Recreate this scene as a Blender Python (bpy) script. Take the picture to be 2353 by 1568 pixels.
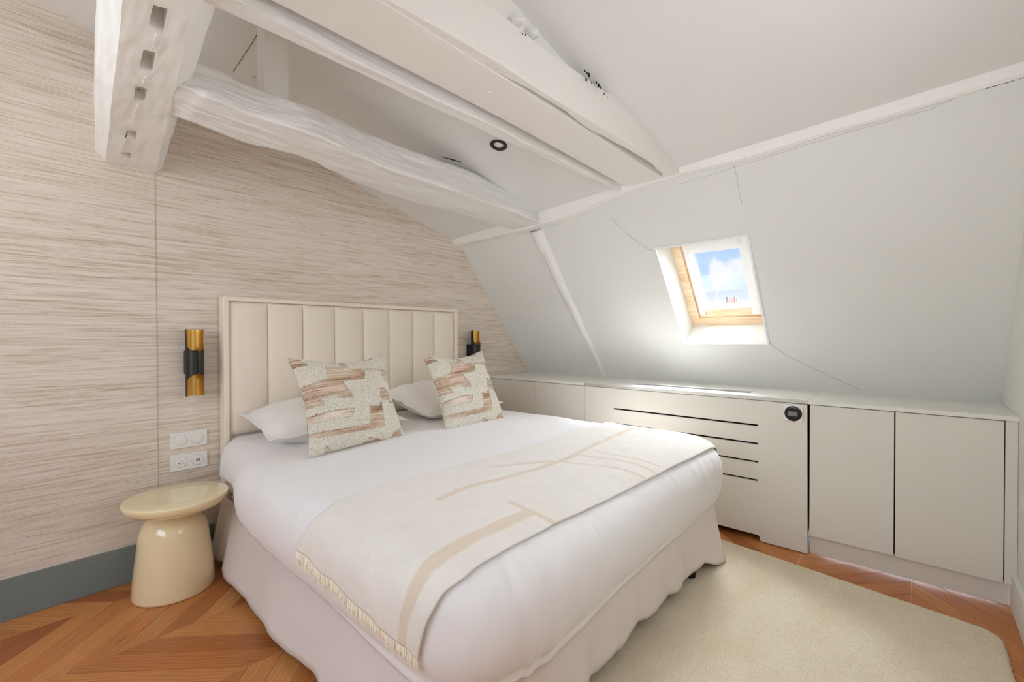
import bpy, bmesh, math, random
from mathutils import Vector, Matrix, noise
from math import sin, cos, pi, radians, sqrt, hypot
random.seed(7)
sc = bpy.context.scene
for o in list(bpy.data.objects): bpy.data.objects.remove(o)
COL = sc.collection

# ------------------------------------------------------------------ camera
CAM = Vector((0, 0, 1.2))
YAW, PIT, ROL, FPX = radians(48.1712), radians(-0.6079), radians(-0.1634), 1035.5
fwd = Vector((sin(YAW)*cos(PIT), cos(YAW)*cos(PIT), sin(PIT)))
rt0 = Vector((cos(YAW), -sin(YAW), 0)); up0 = rt0.cross(fwd)
rt = rt0*cos(ROL) + up0*sin(ROL); up = up0*cos(ROL) - rt0*sin(ROL)
cd = bpy.data.cameras.new('camera'); cam = bpy.data.objects.new('camera', cd); COL.objects.link(cam)
cd.sensor_width = 36; cd.lens = 36*FPX/2353; cd.clip_start = 0.02; cd.clip_end = 400
m = Matrix((rt, up, -fwd)).transposed().to_4x4(); m.translation = CAM; cam.matrix_world = m
sc.camera = cam
sc.view_settings.view_transform = 'Standard'; sc.view_settings.look = 'None'
sc.view_settings.gamma = 1.0; sc.view_settings.use_curve_mapping = False
sc.view_settings.exposure = 0.66
sc.cycles.max_bounces = 16; sc.cycles.diffuse_bounces = 10

# ------------------------------------------------------------------ world: blue sky with a white cloud and horizon haze
w = bpy.data.worlds.new('sky'); sc.world = w; w.use_nodes = True
N = w.node_tree.nodes; L = w.node_tree.links; N.clear()
def wn(t, **k):
    n = N.new(t)
    for a, b in k.items(): setattr(n, a, b)
    return n
out = wn('ShaderNodeOutputWorld'); bg = wn('ShaderNodeBackground'); bg.inputs[1].default_value = 0.66
tc = wn('ShaderNodeTexCoord'); sep = wn('ShaderNodeSeparateXYZ'); L.new(tc.outputs['Generated'], sep.inputs[0])
cr = wn('ShaderNodeValToRGB'); L.new(sep.outputs[2], cr.inputs[0])
e = cr.color_ramp.elements; e[0].position = 0.0; e[0].color = (0.96, 0.97, 1.0, 1); e[1].position = 0.35; e[1].color = (0.28, 0.50, 0.92, 1)
x = e.new(0.065); x.color = (0.93, 0.96, 1.0, 1); x = e.new(0.105); x.color = (0.62, 0.79, 0.98, 1); x = e.new(0.19); x.color = (0.38, 0.59, 0.93, 1)
mp = wn('ShaderNodeMapping'); mp.inputs['Scale'].default_value = (1, 1, 2.2); mp.inputs['Location'].default_value = (0.33, 0.1, 0.52)
L.new(tc.outputs['Generated'], mp.inputs[0])
nz = wn('ShaderNodeTexNoise'); nz.inputs['Scale'].default_value = 6.0; nz.inputs['Detail'].default_value = 9; nz.inputs['Roughness'].default_value = 0.55
L.new(mp.outputs[0], nz.inputs[0])
# one cloud standing over the roofs, direction measured by its bearing and height
cdir = (rt*(488/FPX) + up*(159/FPX) + fwd).normalized()
def vm(op, a, b=None, val=None):
    n = wn('ShaderNodeVectorMath', operation=op); L.new(a, n.inputs[0])
    if b is not None: L.new(b, n.inputs[1])
    if val is not None: n.inputs[1].default_value = val
    return n
def mt(op, a, b=None, clamp=False):
    n = wn('ShaderNodeMath', operation=op); n.use_clamp = clamp
    for i, v in enumerate((a, b)):
        if v is None: continue
        if isinstance(v, (int, float)): n.inputs[i].default_value = v
        else: L.new(v, n.inputs[i])
    return n.outputs[0]
d0 = vm('SUBTRACT', tc.outputs['Generated'], val=cdir)
d1 = vm('MULTIPLY', d0.outputs[0], val=(1, 1, 1.5)); ln = wn('ShaderNodeVectorMath', operation='LENGTH'); L.new(d1.outputs[0], ln.inputs[0])
n2 = wn('ShaderNodeTexNoise'); n2.inputs['Scale'].default_value = 26; n2.inputs['Detail'].default_value = 8; L.new(tc.outputs['Generated'], n2.inputs[0])
blob = mt('MULTIPLY', mt('SUBTRACT', mt('ADD', 0.038, mt('MULTIPLY', mt('SUBTRACT', n2.outputs[0], 0.5), 0.10)), ln.outputs['Value']), 60, True)
gen = mt('MULTIPLY', mt('SUBTRACT', nz.outputs[0], 0.66), 8, True)
cl = mt('MAXIMUM', blob, gen)
mx = wn('ShaderNodeMix', data_type='RGBA'); L.new(mt('MULTIPLY', cl, 0.85), mx.inputs[0]); L.new(cr.outputs[0], mx.inputs[6]); mx.inputs[7].default_value = (0.96, 0.96, 0.97, 1)
L.new(mx.outputs[2], bg.inputs[0]); L.new(bg.outputs[0], out.inputs[0])

# ------------------------------------------------------------------ lights
def look_rot(d): return Vector(d).to_track_quat('-Z', 'Y').to_euler()
def sun(name, d, s, ang, col):
    l = bpy.data.lights.new(name, 'SUN'); l.energy = s; l.angle = radians(ang); l.color = col
    o = bpy.data.objects.new(name, l); o.rotation_euler = look_rot(d); COL.objects.link(o); return o
def area(name, loc, d, sx, sy, p, col):
    l = bpy.data.lights.new(name, 'AREA'); l.shape = 'RECTANGLE'; l.size = sx; l.size_y = sy; l.energy = p; l.color = col
    o = bpy.data.objects.new(name, l); o.location = loc; o.rotation_euler = look_rot(d); COL.objects.link(o); return o
sun('sun_behind_thin_cloud', (-0.34, 0.36, -0.87), 29, 22, (0.95, 0.97, 1.0))
sun('bright_sky_over_roofs', (-0.80, 0.22, -0.50), 46, 95, (0.87, 0.93, 1.0))
area('added_fill_left', (-1.52, 1.15, 1.60), (1, 0.0, 0.12), 1.7, 1.2, 17, (0.88, 0.94, 1.0))  # added fill lamp at an assumed, unseen left window
area('added_fill_front', (1.45, -0.31, 1.55), (0.35, 1, 0.10), 1.6, 0.9, 8, (0.88, 0.94, 1.0))  # added fill lamp before the solid front wall, which has no window

# ------------------------------------------------------------------ materials
def s2l(c): return tuple(((v/255)/12.92 if v/255 <= .04045 else ((v/255+.055)/1.055)**2.4) for v in c) + (1,)
class Mat:
    def __init__(s, name, col, rough=.6, spec=.5, metal=0, coat=0, sheen=0):
        s.m = bpy.data.materials.new(name); s.m.use_nodes = True; s.n = s.m.node_tree.nodes; s.l = s.m.node_tree.links
        s.b = s.n['Principled BSDF']; s.b.inputs['Base Color'].default_value = s2l(col); s.b.inputs['Roughness'].default_value = rough
        s.b.inputs['Metallic'].default_value = metal; s.b.inputs['Specular IOR Level'].default_value = spec
        s.b.inputs['Coat Weight'].default_value = coat; s.b.inputs['Coat Roughness'].default_value = .04
        if sheen: s.b.inputs['Sheen Weight'].default_value = sheen
        s.tc = None; s.last = None
    def co(s, scale=(1, 1, 1), kind='Object', rnd=False):
        t = s.n.new('ShaderNodeTexCoord'); mpn = s.n.new('ShaderNodeMapping'); mpn.inputs['Scale'].default_value = scale
        s.l.new(t.outputs[kind], mpn.inputs[0])
        if rnd:
            oi = s.n.new('ShaderNodeObjectInfo'); mm = s.n.new('ShaderNodeMath'); mm.operation = 'MULTIPLY'; mm.inputs[1].default_value = 57.0
            s.l.new(oi.outputs['Random'], mm.inputs[0]); cx = s.n.new('ShaderNodeCombineXYZ')
            for i in range(3): s.l.new(mm.outputs[0], cx.inputs[i])
            s.l.new(cx.outputs[0], mpn.inputs['Location'])
        return mpn.outputs[0]
    def noise(s, v, scale, det=4, rough=.5, dist=0):
        n = s.n.new('ShaderNodeTexNoise'); s.l.new(v, n.inputs[0]); n.inputs['Scale'].default_value = scale
        n.inputs['Detail'].default_value = det; n.inputs['Roughness'].default_value = rough; n.inputs['Distortion'].default_value = dist
        return n.outputs[0]
    def ramp(s, f, stops):
        r = s.n.new('ShaderNodeValToRGB'); s.l.new(f, r.inputs[0]); el = r.color_ramp.elements
        while len(el) < len(stops): el.new(.5)
        for q, (p, c) in zip(el, stops): q.position = p; q.color = s2l(c) if not isinstance(c, float) else (c, c, c, 1)
        return r.outputs[0]
    def mix(s, f, a, b, mode='MIX'):
        r = s.n.new('ShaderNodeMix'); r.data_type = 'RGBA'; r.blend_type = mode
        for i, v in ((0, f), (6, a), (7, b)):
            if isinstance(v, (int, float)): r.inputs[i].default_value = v
            elif isinstance(v, tuple): r.inputs[i].default_value = s2l(v)
            else: s.l.new(v, r.inputs[i])
        return r.outputs[2]
    def math(s, op, a, b):
        r = s.n.new('ShaderNodeMath'); r.operation = op
        for i, v in enumerate((a, b)):
            if isinstance(v, (int, float)): r.inputs[i].default_value = v
            else: s.l.new(v, r.inputs[i])
        return r.outputs[0]
    def color(s, c): s.l.new(c, s.b.inputs['Base Color'])
    def bump(s, h, dist=.002, strength=1):
        b = s.n.new('ShaderNodeBump'); b.inputs['Distance'].default_value = dist; b.inputs['Strength'].default_value = strength
        s.l.new(h, b.inputs['Height'])
        if s.last is not None: s.l.new(s.last, b.inputs['Normal'])
        s.last = b.outputs[0]; s.l.new(s.last, s.b.inputs['Normal'])
def simple(name, col, **k): return Mat(name, col, **k).m

M = {}
def wallpaper():
    a = Mat('grasscloth_wallpaper', (205, 192, 178), rough=.85, spec=.2)
    v = a.co((1, 1, 1)); 
    n1 = a.noise(a.co((2.2, 1, 85)), 1.0, 7, .6, .3); n2 = a.noise(a.co((6, 1, 230)), 1.0, 4, .6, .2)
    n3 = a.noise(a.co((.35, 1, 5)), 1.0, 3, .5); n4 = a.noise(a.co((300, 300, 420)), 1.0, 2, .5)
    f = a.math('ADD', a.math('MULTIPLY', n1, .42), a.math('ADD', a.math('MULTIPLY', n2, .42), a.math('MULTIPLY', n3, .16)))
    f = a.math('ADD', f, a.math('MULTIPLY', a.math('SUBTRACT', n4, .5), .22))
    c = a.ramp(f, [(.34, (172, 150, 128)), (.43, (202, 187, 170)), (.50, (221, 209, 196)), (.58, (230, 221, 210)), (.70, (219, 207, 195))])
    a.color(c); a.bump(f, .0015, .5); return a.m
M['paper'] = wallpaper()
def paint(name, col, sc_=60, d=.0006, rough=.75):
    a = Mat(name, col, rough=rough, spec=.25); v = a.co(); a.bump(a.noise(v, sc_, 3), d, .5); a.bump(a.noise(v, 3, 2), .004, .3); return a.m
M['ceil'] = paint('white_ceiling_paint', (229, 228, 226)); M['wall'] = paint('white_wall_paint', (228, 228, 225))
def beam_m():
    a = Mat('rough_white_beam_paint', (241, 240, 237), rough=.7, spec=.3)
    s = a.noise(a.co((2.2, 26, 26)), 1.0, 7, .62, .8); k = a.noise(a.co((9, 9, 9)), 1, 6, .6, .4)
    a.bump(s, .014, .9); a.bump(k, .010, .7); return a.m
M['beam'] = beam_m()
def beam_y():
    a = Mat('rough_white_beam_paint_lengthwise', (241, 240, 237), rough=.7, spec=.3)
    s = a.noise(a.co((24, 2.5, 24)), 1.0, 7, .62, .8); k = a.noise(a.co((8, 8, 8)), 1, 6, .6, .6)
    a.bump(s, .003, .5); a.bump(k, .006, .6); return a.m
M['beamy'] = beam_y()
def brushed():
    a = Mat('brushed_white_paint', (236, 233, 228), rough=.7, spec=.3)
    a.bump(a.noise(a.co((30, 2, 30)), 1, 5, .6, .3), .002, .6); return a.m
M['brush'] = brushed()
M['cab'] = paint('matt_greige_cabinet_lacquer', (224, 221, 212), 90, .0002, .5)
M['top'] = paint('satin_worktop_lacquer', (230, 229, 223), 90, .0002, .38)
M['dark'] = simple('dark_gap', (22, 20, 19), rough=.9); M['black'] = simple('matt_black_metal', (20, 20, 21), rough=.42)
M['crack'] = simple('hairline_crack', (120, 112, 102), rough=.9); M['crackd'] = simple('deep_crack', (38, 30, 24), rough=.95)
M['base'] = paint('blue_grey_baseboard_paint', (124, 134, 133), 40, .0004, .5)
M['ring'] = simple('shadow_gap_grey', (176, 173, 168), rough=.6); M['plastic'] = simple('white_plastic', (236, 234, 230), rough=.35)
M['gold'] = simple('brushed_gold', (212, 170, 92), rough=.36, metal=.85)
M['cream'] = simple('glossy_cream_lacquer', (240, 224, 182), rough=.16, coat=.8)
def wood():
    a = Mat('oiled_oak', (178, 106, 58), rough=.36, spec=.45)
    n = a.noise(a.co((1.8, 15, 4), rnd=True), 1.0, 5, .6, 1.3)
    w_ = a.n.new('ShaderNodeTexWave'); w_.wave_type = 'BANDS'; w_.bands_direction = 'Y'; w_.inputs['Scale'].default_value = 9; w_.inputs['Distortion'].default_value = 9; w_.inputs['Detail'].default_value = 3; w_.inputs['Detail Scale'].default_value = .9
    a.l.new(a.co((.55, 2.2, 1), rnd=True), w_.inputs[0])
    fine = a.noise(a.co((9, 260, 20), rnd=True), 1.0, 3, .6)
    oi = a.n.new('ShaderNodeObjectInfo')
    base = a.ramp(oi.outputs['Random'], [(0, (170, 102, 56)), (.35, (190, 120, 66)), (.7, (201, 132, 74)), (1, (214, 152, 92))])
    g = a.ramp(a.math('ADD', a.math('MULTIPLY', n, .6), a.math('MULTIPLY', w_.outputs[1], .4)), [(.28, .82), (.5, .98), (.75, 1.08)])
    c = a.mix(1.0, base, g, 'MULTIPLY'); c = a.mix(.35, c, a.ramp(fine, [(.35, .7), (.6, 1.1)]), 'MULTIPLY')
    kn = a.noise(a.co((5, 14, 5), rnd=True), 1.0, 1, .3); c = a.mix(a.ramp(kn, [(.79, 0.0), (.84, .8)]), c, (60, 34, 22))
    a.color(c); a.bump(fine, .0003, .5); return a.m
M['wood'] = wood()
M['sub'] = simple('pale_joint_wood', (226, 190, 150), rough=.8)
def rugm():
    a = Mat('cream_wool_pile', (228, 216, 194), rough=.95, spec=.1, sheen=.3)
    n1 = a.noise(a.co((220, 420, 200)), 1.0, 3, .6, .5); n2 = a.noise(a.co((3, 6, 3)), 1.0, 5, .6); n3 = a.noise(a.co((70, 22, 20)), 1, 4, .7, .8)
    c = a.ramp(n1, [(.28, (200, 178, 140)), (.42, (238, 225, 198)), (.6, (248, 239, 218))])
    c = a.mix(.45, c, a.ramp(n2, [(.35, (234, 222, 198)), (.65, (250, 247, 240))]), 'MULTIPLY')
    c = a.mix(a.ramp(n3, [(.72, 0.0), (.78, .6)]), c, (176, 140, 96))
    a.color(c); a.bump(n1, .004, .9); return a.m
M['rug'] = rugm()
def cloth(name, col, wr=.004, scale=6, weave=900, rough=.85, sheen=.2):
    a = Mat(name, col, rough=rough, spec=.2, sheen=sheen); v = a.co()
    a.bump(a.noise(v, weave, 2), .0004, .35); a.bump(a.noise(v, scale, 5, .55, .6), wr, .6); return a.m
M['duvet'] = cloth('white_cotton', (236, 234, 234), .006, 5)
M['pillow'] = cloth('white_pillow_cotton', (240, 237, 233), .008, 9)
M['skirt'] = cloth('pale_taupe_linen', (226, 217, 212), .003, 7)
M['hb'] = cloth('oatmeal_upholstery', (236, 226, 211), .0012, 10, 700)
def blanketm():
    a = Mat('cream_wool_blanket', (232, 224, 210), rough=.95, spec=.1, sheen=.3)
    at = a.n.new('ShaderNodeAttribute'); at.attribute_name = 'band'
    n = a.noise(a.co((1, 1, 1)), 380, 3, .6); n2 = a.noise(a.co(), 14, 6, .65)
    c = a.mix(at.outputs['Fac'], (236, 231, 223), (226, 211, 192)); c = a.mix(.5, c, a.ramp(n, [(.3, .86), (.6, 1.0)]), 'MULTIPLY')
    c = a.mix(.3, c, a.ramp(n2, [(.35, .88), (.65, 1.04)]), 'MULTIPLY')
    a.color(c); a.bump(n, .0012, .6); a.bump(n2, .004, .4); return a.m
M['blanket'] = blanketm()
M['fringe'] = simple('cream_wool_yarn', (248, 240, 216), rough=.95)
def weavem():
    a = Mat('brown_streaked_flat_weave', (190, 160, 135), rough=.9, spec=.15)
    n1 = a.noise(a.co((5, 1, 120)), 1.0, 5, .7, .3); n2 = a.noise(a.co((320, 320, 420)), 1.0, 2); n3 = a.noise(a.co((3, 1, 14)), 1, 3)
    f = a.math('ADD', a.math('MULTIPLY', n1, .7), a.math('MULTIPLY', n3, .4)); f = a.math('ADD', f, a.math('MULTIPLY', a.math('SUBTRACT', n2, .5), .25))
    a.color(a.ramp(f, [(.40, (128, 92, 66)), (.48, (176, 144, 118)), (.56, (206, 184, 164)), (.64, (232, 219, 204))])); a.bump(n2, .002, .7); return a.m
M['weave'] = weavem()
def pilem():
    a = Mat('cream_tufted_pile', (232, 226, 210), rough=.95, spec=.1, sheen=.3)
    n1 = a.noise(a.co((230, 230, 230)), 1.0, 3, .6); a.color(a.ramp(n1, [(.30, (176, 160, 132)), (.43, (222, 214, 196)), (.58, (242, 238, 226))])); a.bump(n1, .005, 1); return a.m
M['pile'] = pilem()
M['cushback'] = cloth('ivory_cushion_back', (232, 224, 208), .002, 20)
def pinem():
    a = Mat('clear_lacquered_pine', (240, 214, 178), rough=.4)
    a.color(a.ramp(a.noise(a.co((25, 3, 25)), 1, 4, .6, 1), [(.35, (226, 192, 150)), (.6, (244, 224, 194))])); return a.m
M['pine'] = pinem()
def glassm():
    m_ = bpy.data.materials.new('clear_window_glass'); m_.use_nodes = True; n = m_.node_tree.nodes; l = m_.node_tree.links; n.clear()
    o_ = n.new('ShaderNodeOutputMaterial'); t = n.new('ShaderNodeBsdfTransparent'); g = n.new('ShaderNodeBsdfGlossy'); g.inputs['Roughness'].default_value = .02
    f = n.new('ShaderNodeFresnel'); f.inputs[0].default_value = 1.25; x_ = n.new('ShaderNodeMixShader')
    l.new(f.outputs[0], x_.inputs[0]); l.new(t.outputs[0], x_.inputs[1]); l.new(g.outputs[0], x_.inputs[2]); l.new(x_.outputs[0], o_.inputs[0]); return m_
M['glass'] = glassm()
M['alu'] = simple('white_aluminium', (238, 240, 242), rough=.4)
M['zinc'] = simple('haze_pale_zinc_roof', (226, 228, 230), rough=.6); M['brick'] = simple('chimney_render', (168, 156, 150), rough=.9); M['pot'] = simple('chimney_pot_clay', (170, 116, 98), rough=.9)  # near-white zinc holds distance haze in its colour; chimney tone is even
M['screen'] = simple('grey_display', (120, 116, 112), rough=.25); M['lens'] = simple('frosted_lamp_lens', (226, 224, 218), rough=.3)
M['blackgloss'] = simple('black_gloss', (10, 10, 11), rough=.18)

# ------------------------------------------------------------------ helpers
def link(name, me, mat, parent=None, smooth=False, loc=None):
    o = bpy.data.objects.new(name, me); COL.objects.link(o)
    if mat is not None and len(me.materials) == 0: me.materials.append(mat)
    if parent is not None: o.parent = parent
    if loc is not None: o.location = loc
    if smooth:
        for p in me.polygons: p.use_smooth = True
    return o
def from_bm(name, bm, mat, parent=None, smooth=False, loc=None):
    bmesh.ops.recalc_face_normals(bm, faces=bm.faces)
    me = bpy.data.meshes.new(name); bm.to_mesh(me); bm.free(); return link(name, me, mat, parent, smooth, loc)
def pyd(name, vs, fs, mat, parent=None, smooth=False, loc=None, recalc=True):
    me = bpy.data.meshes.new(name); me.from_pydata([tuple(v) for v in vs], [], fs); me.update()
    if recalc:
        bm = bmesh.new(); bm.from_mesh(me); bmesh.ops.recalc_face_normals(bm, faces=bm.faces); bm.to_mesh(me); bm.free()
    return link(name, me, mat, parent, smooth, loc)
def add_box(bm, lo, hi, M4=None):
    r = bmesh.ops.create_cube(bm, size=1)
    mid = (Vector(lo)+Vector(hi))/2; sz = Vector(hi)-Vector(lo)
    for v in r['verts']:
        v.co = Vector((v.co.x*sz.x, v.co.y*sz.y, v.co.z*sz.z)) + mid
        if M4 is not None: v.co = M4 @ v.co
    return r['verts']
def box(name, lo, hi, mat, parent=None, bev=0, M4=None, seg=2):
    bm = bmesh.new(); add_box(bm, lo, hi)
    if bev: bmesh.ops.bevel(bm, geom=list(bm.edges), offset=bev, segments=seg, affect='EDGES', profile=.5)
    if M4 is not None: bmesh.ops.transform(bm, matrix=M4, verts=bm.verts)
    return from_bm(name, bm, mat, parent)
def tag(o, label=None, cat=None, group=None, kind=None):
    if label: o['label'] = label
    if cat: o['category'] = cat
    if group: o['group'] = group
    if kind: o['kind'] = kind
    return o
def empty(name, loc, label, cat, group=None):
    o = bpy.data.objects.new(name, None); o.empty_display_size = .1; COL.objects.link(o); o.location = loc; return tag(o, label, cat, group)
def adopt(p):   # parts are built in world coordinates; give them their parent's offset
    bpy.context.view_layer.update()
    for c in p.children: c.matrix_parent_inverse = p.matrix_world.inverted()
    for c in p.children:
        for g in c.children: g.matrix_parent_inverse = c.matrix_world.inverted()
def plate(name, outer, holes, th, M4, mat, parent=None, bev=0):
    """flat plate in local xy with through holes, extruded along local z from 0 to th"""
    cu = bpy.data.curves.new('tmp', 'CURVE'); cu.dimensions = '2D'; cu.fill_mode = 'BOTH'; cu.extrude = th/2
    for loop in [outer]+holes:
        s = cu.splines.new('POLY'); s.points.add(len(loop)-1); s.use_cyclic_u = True
        for p, (a, b) in zip(s.points, loop): p.co = (a, b, 0, 1)
    t = bpy.data.objects.new('tmp', cu); COL.objects.link(t); dg = bpy.context.evaluated_depsgraph_get()
    me = bpy.data.meshes.new_from_object(t.evaluated_get(dg)); bpy.data.objects.remove(t); bpy.data.curves.remove(cu)
    me.transform(Matrix.Translation((0, 0, th/2))); me.transform(M4); me.materials.clear(); me.name = name
    return link(name, me, mat, parent)
def frame_mat(o, x, y, z):
    mm = Matrix((Vector(x), Vector(y), Vector(z))).transposed().to_4x4(); mm.translation = Vector(o); return mm
def tube(name, pts, r, mat, parent=None, n=6, taper=None):
    bm = bmesh.new(); rings = []
    for i, p in enumerate(pts):
        p = Vector(p); d = (Vector(pts[min(i+1, len(pts)-1)])-Vector(pts[max(i-1, 0)])).normalized()
        a = d.cross(Vector((0, 0, 1)));  a = d.cross(Vector((1, 0, 0))) if a.length < .1 else a; a.normalize(); b = d.cross(a)
        rr = r*(taper[i] if taper else 1)
        rings.append([bm.verts.new(p+a*rr*cos(2*pi*k/n)+b*rr*sin(2*pi*k/n)) for k in range(n)])
    for A, B in zip(rings, rings[1:]):
        for k in range(n): bm.faces.new((A[k], A[(k+1) % n], B[(k+1) % n], B[k]))
    bm.faces.new(rings[0]); bm.faces.new(rings[-1][::-1])
    return from_bm(name, bm, mat, parent, True)
def lathe(name, prof, mat, parent=None, n=64, off=None, cap=True):
    """prof: list (r, z); off(z)->(dx,dy)"""
    vs = []; fs = []
    for r, z in prof:
        dx, dy = off(z) if off else (0, 0)
        for k in range(n): vs.append((r*cos(2*pi*k/n)+dx, r*sin(2*pi*k/n)+dy, z))
    for i in range(len(prof)-1):
        for k in range(n): a = i*n+k; b = i*n+(k+1) % n; fs.append((a, b, b+n, a+n))
    if cap: fs.append(tuple(range(n))[::-1]); fs.append(tuple(range((len(prof)-1)*n, len(prof)*n)))
    return pyd(name, vs, fs, mat, parent, True)
def sharpen(o, deg=32):
    bm = bmesh.new(); bm.from_mesh(o.data)
    for e_ in bm.edges:
        if len(e_.link_faces) == 2 and e_.calc_face_angle(0) > radians(deg): e_.smooth = False
    bm.to_mesh(o.data); bm.free()
def lerp(a, b, t): return a+(b-a)*t
def sstep(a, b, x):
    t = max(0, min(1, (x-a)/(b-a))); return t*t*(3-2*t)
def interp(tab, x):
    if x <= tab[0][0]: return tab[0][1:]
    for a, b in zip(tab, tab[1:]):
        if x <= b[0]:
            t = (x-a[0])/(b[0]-a[0]); t = t*t*(3-2*t) if True else t
            return [lerp(p, q, t) for p, q in zip(a[1:], b[1:])]
    return tab[-1][1:]

# ------------------------------------------------------------------ room shell
XF, XB, YW, YL, YN, ZW = 2.905, 3.4581, 2.8735, 2.866, -0.335, 0.8465
XL = -1.6
def ceil_z(x, y):
    t = (YW-y)/(YW-.96)
    z0 = 2.0+.2872*(2.463-x); z1 = 2.109+.205*(2.43-x)
    if t > 1: z1b = z1; z0 = z1b; z1 = 2.170+.20*(2.40-x); t = (.96-y)/1.295
    z = lerp(z0, z1, t)
    return z
# floor: base slab, each oak plank a part
fl = box('floor', (XL, YN, -.06), (XB+.05, YW, -.0016), M['sub']); tag(fl, kind='structure')
SP, PX = .449, .13
def clip(poly, ax, lim, keep_less):
    outp = []
    for i in range(len(poly)):
        a, b = poly[i], poly[(i+1) % len(poly)]
        ia = (a[ax] <= lim) == keep_less; ib = (b[ax] <= lim) == keep_less
        if ia: outp.append(a)
        if ia != ib:
            t = (lim-a[ax])/(b[ax]-a[ax]); outp.append((a[0]+t*(b[0]-a[0]), a[1]+t*(b[1]-a[1])))
    return outp
fl.name = 'floor'
for k in range(-1, 7):
    y1 = 2.70-SP*k; y0 = y1-SP; s = 1 if k % 2 == 0 else -1     # +1: runs to +x as y grows
    j = -14
    while True:
        # seam anchor x at y=2.25 is .384
        xa = .384+PX*j
        ybase = y0 if s > 0 else y1
        x0 = xa if s > 0 else xa
        if x0 > 3.1: break
        j += 1
        if x0 < -.75: continue
        g = .0013
        if s > 0: poly = [(x0+g, y0+g), (x0+PX-g*1.5, y0+g), (x0+PX+SP-g*1.5, y1-g), (x0+SP+g, y1-g)]
        else: poly = [(x0+SP+g, y0+g), (x0+SP+PX-g*1.5, y0+g), (x0+PX-g*1.5, y1-g), (x0+g, y1-g)]
        for ax, lim, kl in ((0, 3.4, True), (1, YW-.002, True), (1, YN+.002, False), (0, XL, False)):
            poly = clip(poly, ax, lim, kl)
            if len(poly) < 3: break
        if len(poly) < 3: continue
        cx = sum(p[0] for p in poly)/len(poly); cy = sum(p[1] for p in poly)/len(poly)
        rot = pi/4*s; c_, s_ = cos(-rot), sin(-rot); dz = random.uniform(-.0003, .0003)
        vs = []
        for zz in (-.0015, -.0007+dz, dz):
            ins = .0008 if zz == dz else 0
            for px, py in poly:
                ax_, ay_ = px-cx, py-cy; r_ = hypot(ax_, ay_); f_ = (r_-ins*1.3)/r_
                vs.append(((ax_*c_-ay_*s_)*f_, (ax_*s_+ay_*c_)*f_, zz))
        n_ = len(poly); fs = [tuple(range(2*n_, 3*n_))]
        for q in range(n_):
            for lv in (0, 1): fs.append((lv*n_+q, lv*n_+(q+1) % n_, (lv+1)*n_+(q+1) % n_, (lv+1)*n_+q))
        o = pyd('plank', vs, fs, M['wood'], fl); o.location = (cx, cy, 0); o.rotation_euler = (0, 0, rot)
# back wall (papered) and its slightly proud left strip
wb = box('wall_back', (XL, YW, -.05), (3.7, YW+.12, 3.3), M['paper']); tag(wb, kind='structure')
wl = box('wall_back', (XL, YW-.004, -.02), (.501, YW-.001, 3.1), M['paper'], wb); wl.name = 'wallpaper_panel'
bb = box('baseboard_back', (XL, YL-.008, 0), (.515, YL+.001, .178), M['base'], bev=.002); tag(bb, kind='structure')
bb2 = box('baseboard_back', (.515, YW-.018, 0), (.74, YW, .178), M['base'], bev=.002); tag(bb2, kind='structure')
w2 = box('wall_front', (XL, YN-.1, -.05), (3.7, YN, 3.3), M['wall']); tag(w2, kind='structure')
bf = box('baseboard_front', (1.0, YN, 0), (XF+.02, YN+.018, .16), M['wall'], bev=.002); tag(bf, kind='structure')
# left wall with an assumed, unseen window opening, there for the added fill lamp
lw = plate('wall_left', [(YN, -.05), (YW, -.05), (YW, 3.3), (YN, 3.3)], [[(.25, .85), (2.05, .85), (2.05, 2.2), (.25, 2.2)]], .1, frame_mat((XL, 0, 0), (0, 1, 0), (0, 0, 1), (-1, 0, 0)), M['wall']); tag(lw, kind='structure')
# ceiling as a warped surface
vs = []; fs = []; NX, NY = 40, 30
for i in range(NX+1):
    for j in range(NY+1):
        x = lerp(XL-.05, 2.62, i/NX); y = lerp(YN-.05, YW+.05, j/NY)
        z = ceil_z(max(x, -.2), y); vs.append((x, y, z))
n0 = len(vs); vs += [(a, b, c+.05) for a, b, c in vs]
for i in range(NX):
    for j in range(NY):
        a = i*(NY+1)+j; fs.append((a, a+1, a+NY+2, a+NY+1)); fs.append((n0+a, n0+a+NY+1, n0+a+NY+2, n0+a+1))
ce = pyd('ceiling', vs, fs, M['ceil'], smooth=True, recalc=False); tag(ce, kind='structure')
# sloping right wall with the roof-window hole
T = Vector((-.62425, 0, .78125)); NRM = Vector((.78125, 0, .62425)); YV = Vector((0, 1, 0))
def slope(t, y, d=0): return Vector((XB, 0, ZW))+T*t+YV*y+NRM*d
FS = frame_mat((XB, 0, ZW), YV, T, -NRM)      # local x=y, local y=t, local z=-normal (into room) ; det check below
FS = frame_mat((XB, 0, ZW), YV, T, YV.cross(T))
sgn = YV.cross(T).dot(NRM)
WY0, WY1, WT0, WT1 = .700, 1.230, .380, 1.155
wr = plate('wall_right', [(YN-.05, -.9), (YW+.05, -.9), (YW+.05, 1.62), (YN-.05, 1.72)], [[(WY0, WT0), (WY1, WT0), (WY1, WT1), (WY0, WT1)]], .02,
           FS @ (Matrix.Identity(4) if sgn > 0 else Matrix.Translation((0, 0, -.02))), M['wall']); tag(wr, kind='structure')
def sbox(name, y0, y1, t0, t1, d0, d1, mat, parent=None, bev=0):
    mm = frame_mat((XB, 0, ZW), YV, T, NRM)
    return box(name, (y0, t0, d0), (y1, t1, d1), mat, parent, bev, M4=mm)
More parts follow.
